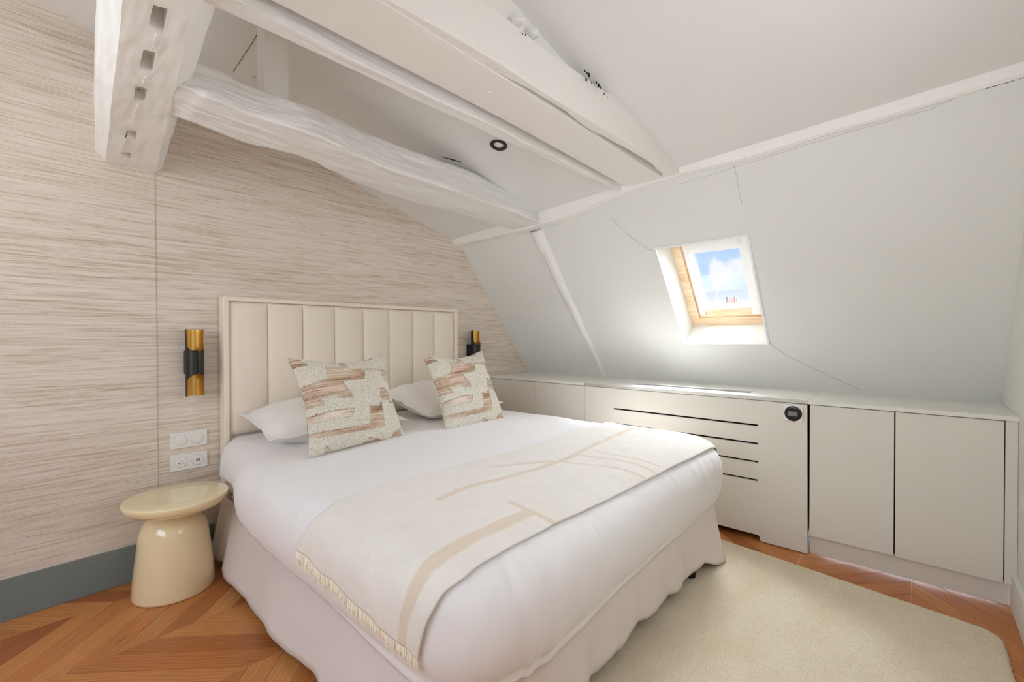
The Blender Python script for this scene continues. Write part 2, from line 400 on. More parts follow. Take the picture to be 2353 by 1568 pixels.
# purlin strip along the break
pts = [(YW, 2.463, 2.0, 2.57, 1.958), (2.06, 2.452, 2.045, 2.562, 1.968), (1.95, 2.447, 2.055, 2.552, 1.981), (.987, 2.43, 2.109, 2.471, 2.082), (.666, 2.418, 2.128, 2.478, 2.076), (.2, 2.41, 2.15, 2.45, 2.10), (YN, 2.40, 2.172, 2.438, 2.125)]
pts = sorted(pts); vs = []; fs = []; K = 90
for i in range(K+1):
    y = lerp(YN, YW, i/K); xa, za, xb, zb = interp(pts, y)
    nx = noise.noise(Vector((y*3, 1, 1)))*.006
    zs = ZW+(XB-xb)*1.2515
    prof = [(xa+.05, za+.05), (xa-.002+nx, za+.004), (xa+nx, za), (lerp(xa, xb, .35)+nx, zb+.004+nx), (xb-.012, zb-.004), (xb+.004, zb+.0), (xb+.06, zb+.02)]
    vs += [(a, y, b) for a, b in prof]
P_ = 7
for i in range(K):
    for j in range(P_): a = i*P_+j; b = i*P_+(j+1) % P_; fs.append((a, b, b+P_, a+P_))
pu = pyd('purlin', vs, fs, M['beamy'], smooth=False); tag(pu, 'long white painted purlin where the upper ceiling meets the sloping window wall', 'beam')

# ------------------------------------------------------------------ roof window
wd = bpy.data.objects.new('window_1', None); COL.objects.link(wd); tag(wd, kind='structure')
D = .21
rev = bmesh.new()
mm = frame_mat((XB, 0, ZW), YV, T, NRM)
th = .03
for lo, hi in (((WY1, WT0-th, .0202), (WY1+th, WT1+th, .30)), ((WY0-th, WT0-th, .0202), (WY0, WT1+th, .30)), ((WY0, WT0-th, .0202), (WY1, WT0, .30)), ((WY0, WT1, .0202), (WY1, WT1+th, .30))): add_box(rev, lo, hi, mm)
from_bm('window_reveal', rev, M['wall'], wd)
# thin proud trim bead at the top and right of the opening
b_ = bmesh.new(); add_box(b_, (WY0-.012, WT1, -.007), (WY1+.004, WT1+.013, -.0001), mm); add_box(b_, (WY0-.012, WT0, -.007), (WY0, WT1, -.0001), mm); from_bm('edge_bead', b_, M['alu'], wd)
fr = bmesh.new()
fw = .062
for lo, hi in (((WY1-fw, WT0, D), (WY1, WT1, D+.09)), ((WY0, WT0, D), (WY0+fw, WT1, D+.09)), ((WY0+fw, WT0, D), (WY1-fw, WT0+fw, D+.09)), ((WY0+fw, WT1-fw, D), (WY1-fw, WT1, D+.09))): add_box(fr, lo, hi, mm)
from_bm('outer_frame', fr, M['pine'], wd)
sa = bmesh.new(); s0, s1, t0, t1 = WY0+fw+.003, WY1-fw-.003, WT0+fw+.003, WT1-fw-.003; sw = .042
for lo, hi in (((s1-sw, t0, D+.015), (s1, t1, D+.075)), ((s0, t0, D+.015), (s0+sw, t1, D+.075)), ((s0+sw, t0, D+.015), (s1-sw, t0+.07, D+.075)), ((s0+sw, t1-.05, D+.015), (s1-sw, t1, D+.075))): add_box(sa, lo, hi, mm)
sash = from_bm('sash', sa, M['pine'], wd)
al = bmesh.new()
for lo, hi in (((s1-sw-.004, t0+.03, D-.004), (s1-sw+.026, t1, D+.014)), ((WY0+.004, t0+.03, D-.010), (s0+sw+.004, t1+.06, D+.014)), ((s0+sw, t1-.11, D-.006), (s1-sw, t1-.06, D+.03))): add_box(al, lo, hi, mm)
from_bm('blind_rail', al, M['alu'], wd)
sbox('blind_cassette', s0+sw, s1-sw, t1-.075, t1-.035, D-.012, D+.02, M['alu'], wd, .004)
sbox('pane', s0+sw-.004, s1-sw+.004, t0+.066, t1-.046, D+.045, D+.049, M['glass'], sash)
sbox('hinge_pin', WY1-.03, WY1-.022, WT0+.13, WT0+.138, D-.004, D, M['alu'], wd)

# ------------------------------------------------------------------ roofscape seen through the roof window
def far(px, py, dist):
    d = rt*((px-1176.5)/FPX)+up*((784-py)/FPX)+fwd; d = d/ hypot(d.x, d.y); return CAM+d*dist
A_, B_ = far(1560, 716, 34), far(1800, 698, 30)
vs = [A_, B_, B_+Vector((2, 1.5, -9)), A_+Vector((-2, -1.5, -9)), A_+Vector((4, 3, 0)), B_+Vector((4, 3, 0)), B_+Vector((6, 5, -9)), A_+Vector((5, 5, -9))]
rf = pyd('neighbour_roof', vs, [(0, 1, 2, 3), (0, 4, 5, 1), (4, 7, 6, 5), (1, 5, 6, 2), (0, 3, 7, 4)], M['zinc']); tag(rf, 'haze-pale zinc roof ridge seen low through the roof window', 'roof')
def chimney(px, py0, py1, wid, dist, label, npots):
    b = far(px, py1, dist); t_ = far(px, py0, dist); h = t_.z-b.z
    ex = empty('chimney_stack', b, label, 'chimney')
    rr = Vector((rt.x, rt.y, 0)).normalized(); ff = Vector((fwd.x, fwd.y, 0)).normalized()
    fm = frame_mat(b, rr, ff, (0, 0, 1))
    box('stack', (-wid/2, -.25, -.6), (wid/2, .25, h*.28), M['brick'], ex, .02, fm)
    for i in range(npots):
        cx = lerp(-wid/2+.1, wid/2-.1, i/(npots-1)); hh = h*(.95 if i % 3 else 1.08)
        o = lathe('chimney_pot', [(.085, h*.28), (.075, h*.35), (.07, hh), (.085, hh+.02)], M['pot'] if i == npots-2 else M['brick'], ex, 12); o.data.transform(fm @ Matrix.Translation((cx, 0, 0)))
    adopt(ex)
chimney(1682.5, 685, 703, .82, 32, 'larger chimney stack with a row of clay pots, centre of the roof window', 5)
chimney(1630, 697, 711, .50, 33, 'smaller chimney stack at the left edge of the roof window view', 4)
an = empty('roof_antenna', far(1646, 712, 32), 'thin television antenna mast standing between the two chimneys', 'antenna')
tube('mast', [far(1646, 714, 32), far(1646.5, 671, 32)], .018, M['brick'], an); tube('aerial_boom', [far(1641, 668, 32), far(1655, 660, 32)], .015, M['brick'], an)
for q in (0.0, .3, .6, 1.0):
    p_ = far(lerp(1641, 1655, q), lerp(668, 660, q), 32); tube('aerial_rod', [p_-Vector((.0, .0, .09)), p_+Vector((0, 0, .09))], .008, M['brick'], an, 4)
adopt(an)

# ------------------------------------------------------------------ beams
def ring_prof(quad, n=40, r=.02):
    """quad: 4 (a,b) corners -> n rounded points"""
    pts_ = []; per = []
    q = [Vector(p) for p in quad]; outp = []
    for i in range(4):
        p0, p1, p2 = q[i-1], q[i], q[(i+1) % 4]
        a = p1+(p0-p1).normalized()*min(r, (p0-p1).length*.45); b = p1+(p2-p1).normalized()*min(r, (p2-p1).length*.45)
        for k in range(4):
            t = k/3; outp.append(a*(1-t)**2+p1*2*t*(1-t)+b*t*t)
        m_ = n//4-4; p3 = q[(i+2) % 4]; e_ = p2+(p1-p2).normalized()*min(r, (p2-p1).length*.45)
        for k in range(1, m_+1): outp.append(b.lerp(e_, k/(m_+1)))
    return outp
def timber(name, stations, K, mat, amp=.004, r=.02, axis='x', seed=0, fr_=6, long=1.2, n=40, rg=.0):
    """stations: list (s, a0,b0,a1,b1,a2,b2,a3,b3)"""
    vs = []; fs = []; s0_, s1_ = stations[0][0], stations[-1][0]; cnt = None
    for i in range(K+1):
        s = lerp(s0_, s1_, i/K); v = interp(stations, s); quad = [(v[0], v[1]), (v[2], v[3]), (v[4], v[5]), (v[6], v[7])]
        pr = ring_prof(quad, n, r); cnt = len(pr); c = sum(pr, Vector((0, 0)))/cnt
        for p in pr:
            co = Vector((s*long, p.x*fr_, p.y*fr_))+Vector((seed, seed, seed))
            d = (noise.fractal(co, 1.0, 2.0, 4)*1.0 + .5*noise.noise(Vector((s*9, p.x*30, p.y*30))+Vector((seed, 0, 0))))*amp + rg*(noise.noise(Vector((s*5, p.x*70, p.y*70)))+.5*noise.noise(Vector((s*30, p.x*80, p.y*80))))
            u = (p-c); L_ = u.length; p2 = p+u/L_*d
            vs.append((s, p2.x, p2.y) if axis == 'x' else (p2.x, s, p2.y))
    for i in range(K):
        for j in range(cnt): a = i*cnt+j; b = i*cnt+(j+1) % cnt; fs.append((a, b, b+cnt, a+cnt))
    fs.append(tuple(range(cnt))); fs.append(tuple(range(K*cnt, (K+1)*cnt))[::-1])
    o = pyd(name, vs, fs, mat, smooth=True); sharpen(o); return o
# wall plate beam running from the papered wall over the camera, with mortises in its underside
def Lst(y):
    xr = .316+(y-1.33)*.123; xl = .166+(y-1.51)*.085; ch = lerp(.065, .028, (y-1.2)/1.67); return xl, xr, ch
vs = []; fs = []; K = 260
for i in range(K+1):
    y = lerp(-.33, YL+.01, i/K); xl, xr, ch = Lst(y); zb = 2.035; ch = max(.025, ch)
    prof = []
    def seg(a, b, n):
        for k in range(n): prof.append(Vector(a).lerp(Vector(b), k/n))
    P = [(xl+.034, zb), (xr, zb), (xr+ch*.9, zb+ch*1.0), (xr+ch*.9, 2.36), (xl-.004, 2.40), (xl-.004, zb+.045)]
    P_n = [22, 8, 10, 8, 10, 8]
    for q in range(6): seg(P[q], P[(q+1) % 6], P_n[q])
    c = Vector(((xl+xr)/2, 2.18))
    for p in prof:
        d = (noise.fractal(Vector((p.x*7, y*3, p.y*7)), 1, 2, 4)+.5*noise.noise(Vector((p.x*30, y*12, p.y*30)))+.45*noise.noise(Vector((p.x*60, y*7, p.y*60))))*.0055
        u = (p-c).normalized(); p2 = p+u*d; vs.append((p2.x, y, p2.y))
n_ = len(prof)
for i in range(K):
    for j in range(n_): a = i*n_+j; b = i*n_+(j+1) % n_; fs.append((a, b, b+n_, a+n_))
fs.append(tuple(range(n_))); fs.append(tuple(range(K*n_, (K+1)*n_))[::-1])
lb = pyd('ceiling_beam', vs, fs, M['beamy'], smooth=True); tag(lb, 'thick white ceiling beam end with a row of five square mortise holes above the side table', 'beam')
def ray_z(px, py, z):
    d = rt*((px-1176.5)/FPX)+up*((784-py)/FPX)+fwd; return CAM+d*((z-CAM.z)/d.z)
def ray_y(px, py, y):
    d = rt*((px-1176.5)/FPX)+up*((784-py)/FPX)+fwd; return CAM+d*((y-CAM.y)/d.y)
def ray_slope(px, py, off=0):
    d = rt*((px-1176.5)/FPX)+up*((784-py)/FPX)+fwd; P0 = Vector((XB, 0, ZW))+NRM*off; return CAM+d*((P0-CAM).dot(NRM)/d.dot(NRM))
# mortise holes (size and place on the underside of the beam)
mort = [((340, 62), (352, 10), (388, 22), (376, 80)), ((319, 160), (330, 115), (360, 122), (350, 171)), ((306, 232), (311, 196), (340, 205), (333, 238)), ((288, 314), (292, 301), (315, 304), (312, 323)), ((277, 357), (280, 349), (303, 353), (299, 366))]
cut = bmesh.new()
for i, qd in enumerate(mort):
    bot = [ray_z(px, py, 2.035) for px, py in qd]; dp = (.075, .06, .045, .03, .025)[i]
    v0 = [cut.verts.new((p.x, p.y, 1.98)) for p in bot]; v1 = [cut.verts.new((p.x, p.y, 2.035+dp)) for p in bot]
    cut.faces.new(v0); cut.faces.new(v1[::-1])
    for k in range(4): cut.faces.new((v0[k], v0[(k+1) % 4], v1[(k+1) % 4], v1[k]))
co = from_bm('tmpcut', cut, None)
md = lb.modifiers.new('b', 'BOOLEAN'); md.operation = 'DIFFERENCE'; md.object = co; md.solver = 'EXACT'
dg = bpy.context.evaluated_depsgraph_get(); me2 = bpy.data.meshes.new_from_object(lb.evaluated_get(dg)); lb.modifiers.clear(); lb.data = me2; sharpen(lb, 22); bpy.data.objects.remove(co)
for a, b in (((354, 50), (357, 72)), ((332, 140), (334, 150)), ((318, 205), (320, 229)), ((288, 316), (292, 302))):
    pa, pb = ray_z(*a, 2.06), ray_z(*b, 2.06)
    zt = 2.033+{354: .075, 332: .06, 318: .045, 288: .0}[a[0]]; sc_ = (zt-1.2)/(2.06-1.2)
    pa = CAM+(pa-CAM)*sc_; pb = CAM+(pb-CAM)*sc_
    tube('shrinkage_crack', [pa, pa.lerp(pb, .5)+Vector((.002, 0, 0)), pb], .0016, M['crackd'], lb, 5)
# long check between mortises
for seg_ in (((357, 78), (350, 113)), ((336, 170), (326, 196)), ((318, 236), (300, 300)), ((288, 318), (281, 346)), ((287, 365), (281, 384))):
    pa, pb = ray_z(*seg_[0], 2.031), ray_z(*seg_[1], 2.031)
    tube('painted_crack', [pa.lerp(pb, k/5)+Vector((.004*noise.noise(Vector((k, pa.y*9, 0))), 0, 0)) for k in range(6)], .0013, M['beamy'], lb, 5)
adopt(lb)
# rough tie beam nearest the papered wall
tab = [(.33, 1.84, 2.046, 2.12, 2.046, 2.19), (.42, 1.835, 2.040, 2.115, 2.040, 2.175), (.47, 1.82, 2.026, 2.10, 2.026, 2.168), (.62, 1.83, 2.018, 2.10, 2.016, 2.160), (.83, 1.79, 2.008, 2.06, 2.006, 2.15), (.93, 1.80, 2.0, 2.06, 2.0, 2.145), (1.05, 1.83, 1.995, 2.10, 1.99, 2.145), (1.2, 1.85, 1.99, 2.15, 1.985, 2.148), (1.45, 1.86, 1.99, 2.19, 1.99, 2.155), (1.66, 1.87, 1.99, 2.20, 1.99, 2.165), (1.8, 1.88, 1.99, 2.20, 1.99, 2.17), (2.1, 1.90, 1.99, 2.22, 1.99, 2.16), (2.56, 1.94, 1.985, 2.24, 1.985, 2.12)]
stt = []
for s, yn, zn, yf, zf, zt in tab: stt.append((s, yn, zn, yf, zf, yf-.03, zt, yn+.06, zt))
b1 = timber('ceiling_beam', stt, 320, M['beam'], .011, .022, seed=3, fr_=7, long=2.2, n=128, rg=.0032); tag(b1, 'rough knotted white tie beam crossing in front of the wallpaper above the headboard', 'beam')
pk = ray_z(1045, 366, 2.11)
tube('split', [ray_y(1012, 360, 1.935), ray_y(1028, 364, 1.935), ray_y(1045, 369, 1.935), ray_y(1060, 373, 1.935)], .003, M['crackd'], b1, 5, [.3, .8, 1.3, .4])
adopt(b1)
# narrow joist
stt = []
for s, yf, yn in ((.30, 1.375, 1.305), (.8, 1.37, 1.312), (1.3, 1.365, 1.30), (1.9, 1.345, 1.305), (2.5, 1.332, 1.312)):
    z = 2.065; zt = ceil_z(s, 1.35)+.02; stt.append((s, yn, z, yf, z, yf, zt, yn, zt))
ja = timber('ceiling_joist', stt, 240, M['beam'], .0035, .008, seed=11, fr_=9, n=80, rg=.0012); tag(ja, 'narrow white joist with a rough underside beside the black downlight', 'beam')
# broad flat board
stt = []
for s, yf, yn in ((.30, 1.262, 1.05), (1.2, 1.255, 1.052), (2.47, 1.28, 1.056)):
    z = 2.082; zt = ceil_z(s, 1.15)+.02; stt.append((s, yn, z, yf, z, yf, zt, yn, zt))
jb = timber('ceiling_joist', stt, 60, M['brush'], .001, .004, seed=21, fr_=6); tag(jb, 'broad flat smooth white beam in the middle of the ceiling group with filled bolt dimples', 'beam')
for px, py in ((1125, 213), (1243, 283), (1340, 338)):
    p = ray_z(px, py, 2.082); o = lathe('bolt_dimple', [(.012, -.0025), (.011, -.004), (.006, -.0045)], M['brush'], jb, 16); o.data.transform(Matrix.Translation(p+Vector((0, 0, .001))))
adopt(jb)
# deep beam with the plastered face
stt = []
for s, yf, yn in ((.30, 1.056, 1.045), (.67, 1.056, 1.03), (.95, 1.056, 1.012), (1.07, 1.054, 1.006), (1.26, 1.016, 1.008), (1.45, 1.022, 1.003), (1.62, 1.045, .998), (1.70, 1.045, .995), (1.76, 1.034, .99), (2.0, 1.022, .975), (2.2, 1.014, .968), (2.32, 1.03, .964), (2.47, 1.032, .96)):
    z = 2.083; zt = min(ceil_z(s, .98)+.01, 2.248); stt.append((s, yn, z, max(yf, yn+.03), z, max(yf, yn+.03), zt, yn, zt))
jc = timber('ceiling_beam', stt, 240, M['beam'], .0025, .006, seed=31, fr_=9, n=80, rg=.0006); tag(jc, 'deep white beam with tall plastered face nearest the skylight side of the ceiling', 'beam')
jc.data.materials[0] = M['brush']
# plaster lumps on top of the deep beam
def lump(px, py, sx, sz, dark=0):
    p = ray_y(px, py, 1.035); bm = bmesh.new(); bmesh.ops.create_icosphere(bm, subdivisions=4, radius=1)
    for v in bm.verts:
        n_ = v.co.normalized(); k = 1+.25*noise.fractal(n_*2.2+Vector((px, 0, 0)), 1, 2, 4); v.co = Vector((n_.x*sx*k, n_.y*.035*k, n_.z*sz*k))+p
    o = from_bm('plaster_lump', bm, M['beamy'], jc, True)
    return p
lump(1362, 178, .055, .045); lump(1392, 204, .05, .03); lump(1184, 52, .022, .014); lump(1221, 80, .022, .014)
for px, py, r_ in ((1354, 159, .004), (1363, 168, .008), (1359, 164, .005), (1380, 185, .005), (1385, 192, .008), (1389, 197, .005), (1357, 179, .006), (1369, 186, .003), (1375, 191, .003), (1398, 212, .004), (1405, 219, .003), (1211, 71, .003), (1218, 74, .003), (1206, 68, .002)):
    p = ray_y(px, py, .962); tt = bmesh.new(); bmesh.ops.create_icosphere(tt, subdivisions=1, radius=r_); bmesh.ops.scale(tt, vec=(1, .5, 1.3), verts=tt.verts); bmesh.ops.translate(tt, vec=p+Vector((0, .02, 0)), verts=tt.verts); from_bm('worm_hole', tt, M['crackd'], jc, True)
adopt(jc)
# short post standing on the tie beam
po = box('ceiling_post', (.705, 1.98, 2.09), (.802, 2.06, ceil_z(.7, 2.0)+.02), M['brush'], bev=.003); tag(po, 'short square white post standing on the rough tie beam', 'post')
# rafter in the slope
vs = []; fs = []; K = 80
top_, bot_ = ray_slope(1232, 528), ray_slope(1388, 864)
for i in range(K+1):
    t = i/K; c = top_.lerp(bot_, t); wv = noise.noise(Vector((t*7, 2, 5)))*.006
    wl_ = lerp(.048, .015, t**.7); h = lerp(.040, .010, t)
    for (dy, dd) in ((wl_+.012, .004), (wl_*.8+wv, -h*.75), (wl_*.2+wv, -h), (-wl_*.5+wv, -h*.9+noise.noise(Vector((t*30, 1, 2)))*.003), (-wl_-.006+wv, -.0005), (-wl_-.016, .006)):
        vs.append(c+YV*dy+NRM*dd)
for i in range(K):
    for j in range(5): a = i*6+j; fs.append((a, a+1, a+7, a+6))
    a = i*6; fs.append((a+5, a, a+6, a+11))
ra = pyd('rafter', vs, fs, M['beam'], smooth=False); tag(ra, 'slim chipped white rafter running down the sloping wall left of the skylight', 'beam')
# corner block at the rafter head
bm = bmesh.new(); add_box(bm, (2.43, 1.86, 2.0), (2.50, 1.93, 2.06)); bmesh.ops.bevel(bm, geom=list(bm.edges), offset=.008, segments=2, affect='EDGES')
o = from_bm('joint_block', bm, M['beamy'], b1)
adopt(b1)
# hairline cracks
def crack(pl, r_=.0009, parent=None, mat=None, f=ray_slope, jit=.004):
    P = []
    for a, b in zip(pl, pl[1:]):
        for k in range(6):
            t = k/6; P.append(f(lerp(a[0], b[0], t), lerp(a[1], b[1], t)))
    P.append(f(*pl[-1]))
    Q = [p+Vector((0, noise.noise(Vector((i*.7, 3, 1)))*jit, 0)) + (noise.noise(Vector((i*.9, 9, 1)))*jit*T) for i, p in enumerate(P)]
    return tube('crack', Q, r_, mat or M['crack'], parent, 4)
crack([(1406, 502), (1432, 530), (1455, 548), (1482, 568), (1500, 577)], parent=wr)
crack([(1772, 792), (1800, 812), (1850, 838), (1910, 866), (1978, 898)], parent=wr)
crack([(1686, 380), (1694, 410), (1698, 440), (1706, 470)], .0006, parent=wr)
crack([(1560, 424), (1700, 381), (1850, 334), (2000, 290), (2140, 250), (2235, 206)], .0005, parent=wr)
crack([(2235, 206), (2252, 207), (2300, 194), (2353, 178)], .0010, parent=wr, mat=M['crackd'], jit=.006)
crack([(1765, 780), (1772, 792)], .001, parent=wr)
def ray_ceil(px, py):
    d = rt*((px-1176.5)/FPX)+up*((784-py)/FPX)+fwd; lo, hi = .3, 6
    for _ in range(40):
        m_ = (lo+hi)/2; p = CAM+d*m_
        if p.z < ceil_z(p.x, p.y): lo = m_
        else: hi = m_
    return CAM+d*(lo-.0005)
crack([(597, 69), (585, 90), (560, 128), (536, 165)], .0016, parent=ce, f=ray_ceil)
crack([(582, 186), (582, 176), (592, 178)], .0008, parent=ce, f=ray_ceil, jit=0)

# ------------------------------------------------------------------ downlight
p = ray_ceil(1146, 333); q1 = ray_ceil(1150, 333); q2 = ray_ceil(1146, 337); nn = (q1-p).cross(q2-p).normalized()
nn = nn if nn.z < 0 else -nn
dl = empty('downlight', p, 'round black recessed downlight in the ceiling between the white beams', 'light')
xx = nn.cross(YV).normalized(); fm = frame_mat(p+nn*.001, xx, nn.cross(xx), nn)
for nm, prof, mt_ in (('trim_ring', [(.046, 0), (.046, .004), (.044, .006), (.030, .006), (.026, .001), (.026, -.006)], M['black']), ('lamp_lens', [(.026, -.004), (.025, .0005), (.015, .003), (.002, .0035)], M['lens'])):
    o = lathe(nm, prof, mt_, dl, 48, cap=(nm != 'trim_ring')); o.data.transform(fm)
adopt(dl)

# ------------------------------------------------------------------ cabinets along the sloping wall
def cabinet(y0, y1, doors, label, toe=.03, filler=None):
    c = empty('cabinet', (XF, (y0+y1)/2, 0), label, 'cabinet')
    bm = bmesh.new()
    add_box(bm, (XF+.022, y0+.002, .112), (XB+.0, y1-.002, .822)); from_bm('carcass', bm, M['dark'], c)
    box('toe_kick', (XF+toe, y0+.012, .004), (XF+toe+.02, y1-.0, .112), M['cab'], c, .001)
    for a, b in doors: box('door', (XF, a+.002, .1077), (XF+.02, b-.002, .8215), M['cab'], c, .0012)
    if filler: box('filler_strip', (XF-.001, filler[0], .1077), (XF+.02, filler[1], .826), M['cab'], c, .001)
    adopt(c); return c
cabinet(1.858, YW-.005, [(1.859, 2.357), (2.358, YW-.006)], 'low white handleless cabinet in the far corner behind the bed')
cabinet(-.33, .428, [(.0735, .428), (-.295, .0725)], 'low greige two-door cabinet at the right beside the front wall', filler=(-.334, -.2965))
def worktop(y0, y1, label, x0=XF-.012, grille=False, z=0):
    w_ = empty('worktop', (XF, (y0+y1)/2, .83), label, 'worktop')
    if grille:
        ho = [[(3.035, .75), (3.14, .75), (3.14, 1.54), (3.035, 1.54)]]
        plate('board', [(x0, y0), (XB-.003, y0), (XB-.003, y1), (x0, y1)], ho, .0205, Matrix.Translation((0, 0, .826)), M['top'], w_)
        bm = bmesh.new()
        for lo, hi in (((3.036, .751, .838), (3.044, 1.539, .8455)), ((3.131, .751, .838), (3.139, 1.539, .8455)), ((3.044, .751, .838), (3.131, .759, .8455)), ((3.044, 1.531, .838), (3.131, 1.539, .8455))): add_box(bm, lo, hi)
        g_ = from_bm('grille', bm, M['top'], w_)
        k = 0
        yy = .764
        while yy < 1.53:
            box('grille_slat', (3.044, yy, .838), (3.131, yy+.004, .845), M['top'], g_); yy += .0115; k += 1
        box('grille_backing', (3.036, .751, .83), (3.139, 1.539, .832), M['dark'], w_)
    else: box('board', (x0, y0, .826), (XB-.003, y1, .8465), M['top'], w_, .001)
    adopt(w_)
worktop(1.859, YW-.002, 'pale worktop board over the far corner cabinet under the sloping wall')
worktop(.437, 1.857, 'pale worktop board with a long ventilation grille over the radiator cover', grille=True)
worktop(YN+.001, .435, 'pale worktop board at the right end over the two-door cabinet')
# radiator cover
rc = empty('radiator_cover', (XF, 1.145, 0), 'wide white radiator cover panel with four long black slots below the skylight', 'radiator cover')
def slot(y0, y1, z, r_=.0055):
    return [(y0+r_*sin(a)*-1, z+r_*cos(a)) for a in [pi*k/8 for k in range(9)]] + [(y1+r_*sin(a), z-r_*cos(a)) for a in [pi*k/8 for k in range(9)]]
outer = [(.433, .006), (.66, .006), (.668, .014), (.668, .030), (.676, .038), (1.60, .038), (1.61, .03), (1.61, .006), (1.8565, .006), (1.8565, .822), (.438, .822)]
plate('front_panel', outer, [slot(.682, 1.614, z) for z in (.677, .570, .463, .356)], .02, frame_mat((XF-.006+.02, 0, 0), (0, 1, 0), (0, 0, 1), (1, 0, 0)) @ Matrix.Translation((0, 0, -.02)), M['cab'], rc)
box('radiator_body', (XF+.09, .6, .12), (XF+.16, 1.75, .76), M['dark'], rc, .004)
box('back_lining', (XB-.02, .44, 0), (XB, 1.855, .82), M['dark'], rc)
box('side_lining', (XF+.02, .4365, 0), (XB-.02, .4385, .82), M['dark'], rc); box('side_lining', (XF+.02, 1.853, 0), (XB-.02, 1.855, .82), M['dark'], rc)
adopt(rc)
# thermostat
tm = empty('thermostat', (XF-.006, .50, .77), 'square white thermostat with a round black face on the radiator cover', 'thermostat')
box('case', (XF-.022, .455, .726), (XF-.0062, .549, .816), M['plastic'], tm, .004)
fm = frame_mat((XF-.022, .50, .769), (0, -1, 0), (0, 0, 1), (-1, 0, 0))
o = lathe('dial_face', [(.0415, -.002), (.0415, .003), (.039, .005), (.03, .0052)], M['blackgloss'], tm, 48); o.data.transform(fm)
box('display', (XF-.0282, .479, .755), (XF-.027, .523, .781), M['screen'], tm)
for dy in (-.006, .006): box('button_dot', (XF-.0280, .499+dy-.001, .744), (XF-.0270, .499+dy+.001, .746), M['screen'], tm)
adopt(tm)

# ------------------------------------------------------------------ headboard
HY = 2.785
hb = empty('headboard', (1.613, YW-.05, .3), 'oatmeal upholstered headboard with vertical channels against the wallpaper', 'headboard')
HX0, HX1, HZ = .775, 2.453, 1.4224
bm = bmesh.new()
for lo, hi in (((HX0, HY, .25), (HX0+.028, YW-.005, HZ)), ((HX1-.028, HY, .25), (HX1, YW-.005, HZ)), ((HX0+.028, HY, HZ-.024), (HX1-.028, YW-.005, HZ)), ((HX0+.028, HY+.03, .25), (HX1-.028, YW-.005, HZ-.024))): add_box(bm, lo, hi)
o = from_bm('frame', bm, M['hb'], hb); md = o.modifiers.new('b', 'BEVEL'); md.width = .006; md.segments = 3
cx0, cx1 = HX0+.0285, HX1-.0285; cw = (cx1-cx0)/8
NXc, NZc = 14, 20
vs = []; fs = []
def chan_mesh(z0, z1, w_, depth):
    vs = []; fs = []
    for i in range(NXc+1):
        for j in range(NZc+1):
            u = -cos(pi*i/NXc); v = -cos(pi*j/NZc)
            dd = depth*(1-abs(u)**2.6)**.5*(1-abs(v)**14)**.5 if abs(u) < 1 and abs(v) < 1 else 0
            vs.append(((u*.5)*w_, -dd, lerp(z0, z1, (v+1)/2)))
    for i in range(NXc):
        for j in range(NZc): a = i*(NZc+1)+j; fs.append((a, a+NZc+1, a+NZc+2, a+1))
    return vs, fs
v_, f_ = chan_mesh(.652, HZ-.026, cw-.001, .026)
chm = None
for k in range(8):
    if chm is None: o = pyd('channel', v_, f_, M['hb'], hb, True, recalc=False); chm = o.data
    else: o = bpy.data.objects.new('channel', chm); COL.objects.link(o); o.parent = hb
    o.location = (cx0+cw*(k+.5), HY+.029, 0)
v_, f_ = chan_mesh(.26, .648, cx1-cx0, .018); o = pyd('lower_panel', v_, f_, M['hb'], hb, True, recalc=False); o.location = ((cx0+cx1)/2, HY+.029, 0)
adopt(hb)

# ------------------------------------------------------------------ bed
BX0, BX1, BY0, BY1 = .78, 2.43, .80, 2.78
bed = empty('bed', (1.6, 1.8, 0), 'double bed with a pale taupe valance skirt and small black legs', 'bed')
box('mattress', (BX0, BY0, .34), (BX1, BY1, .56), M['duvet'], bed, .05, seg=4)
box('divan_base', (BX0+.02, BY0+.03, .10), (BX1-.02, BY1, .34), M['skirt'], bed, .01)
for lx, ly in ((2.232, .822), (.95, .822), (2.235, 2.65), (.95, 2.65)):
    o = lathe('leg', [(.024, .0), (.027, .006), (.030, .10)], M['black'], bed, 24); o.data.transform(Matrix.Translation((lx, ly, .0135 if ly < 1.4 else 0)))
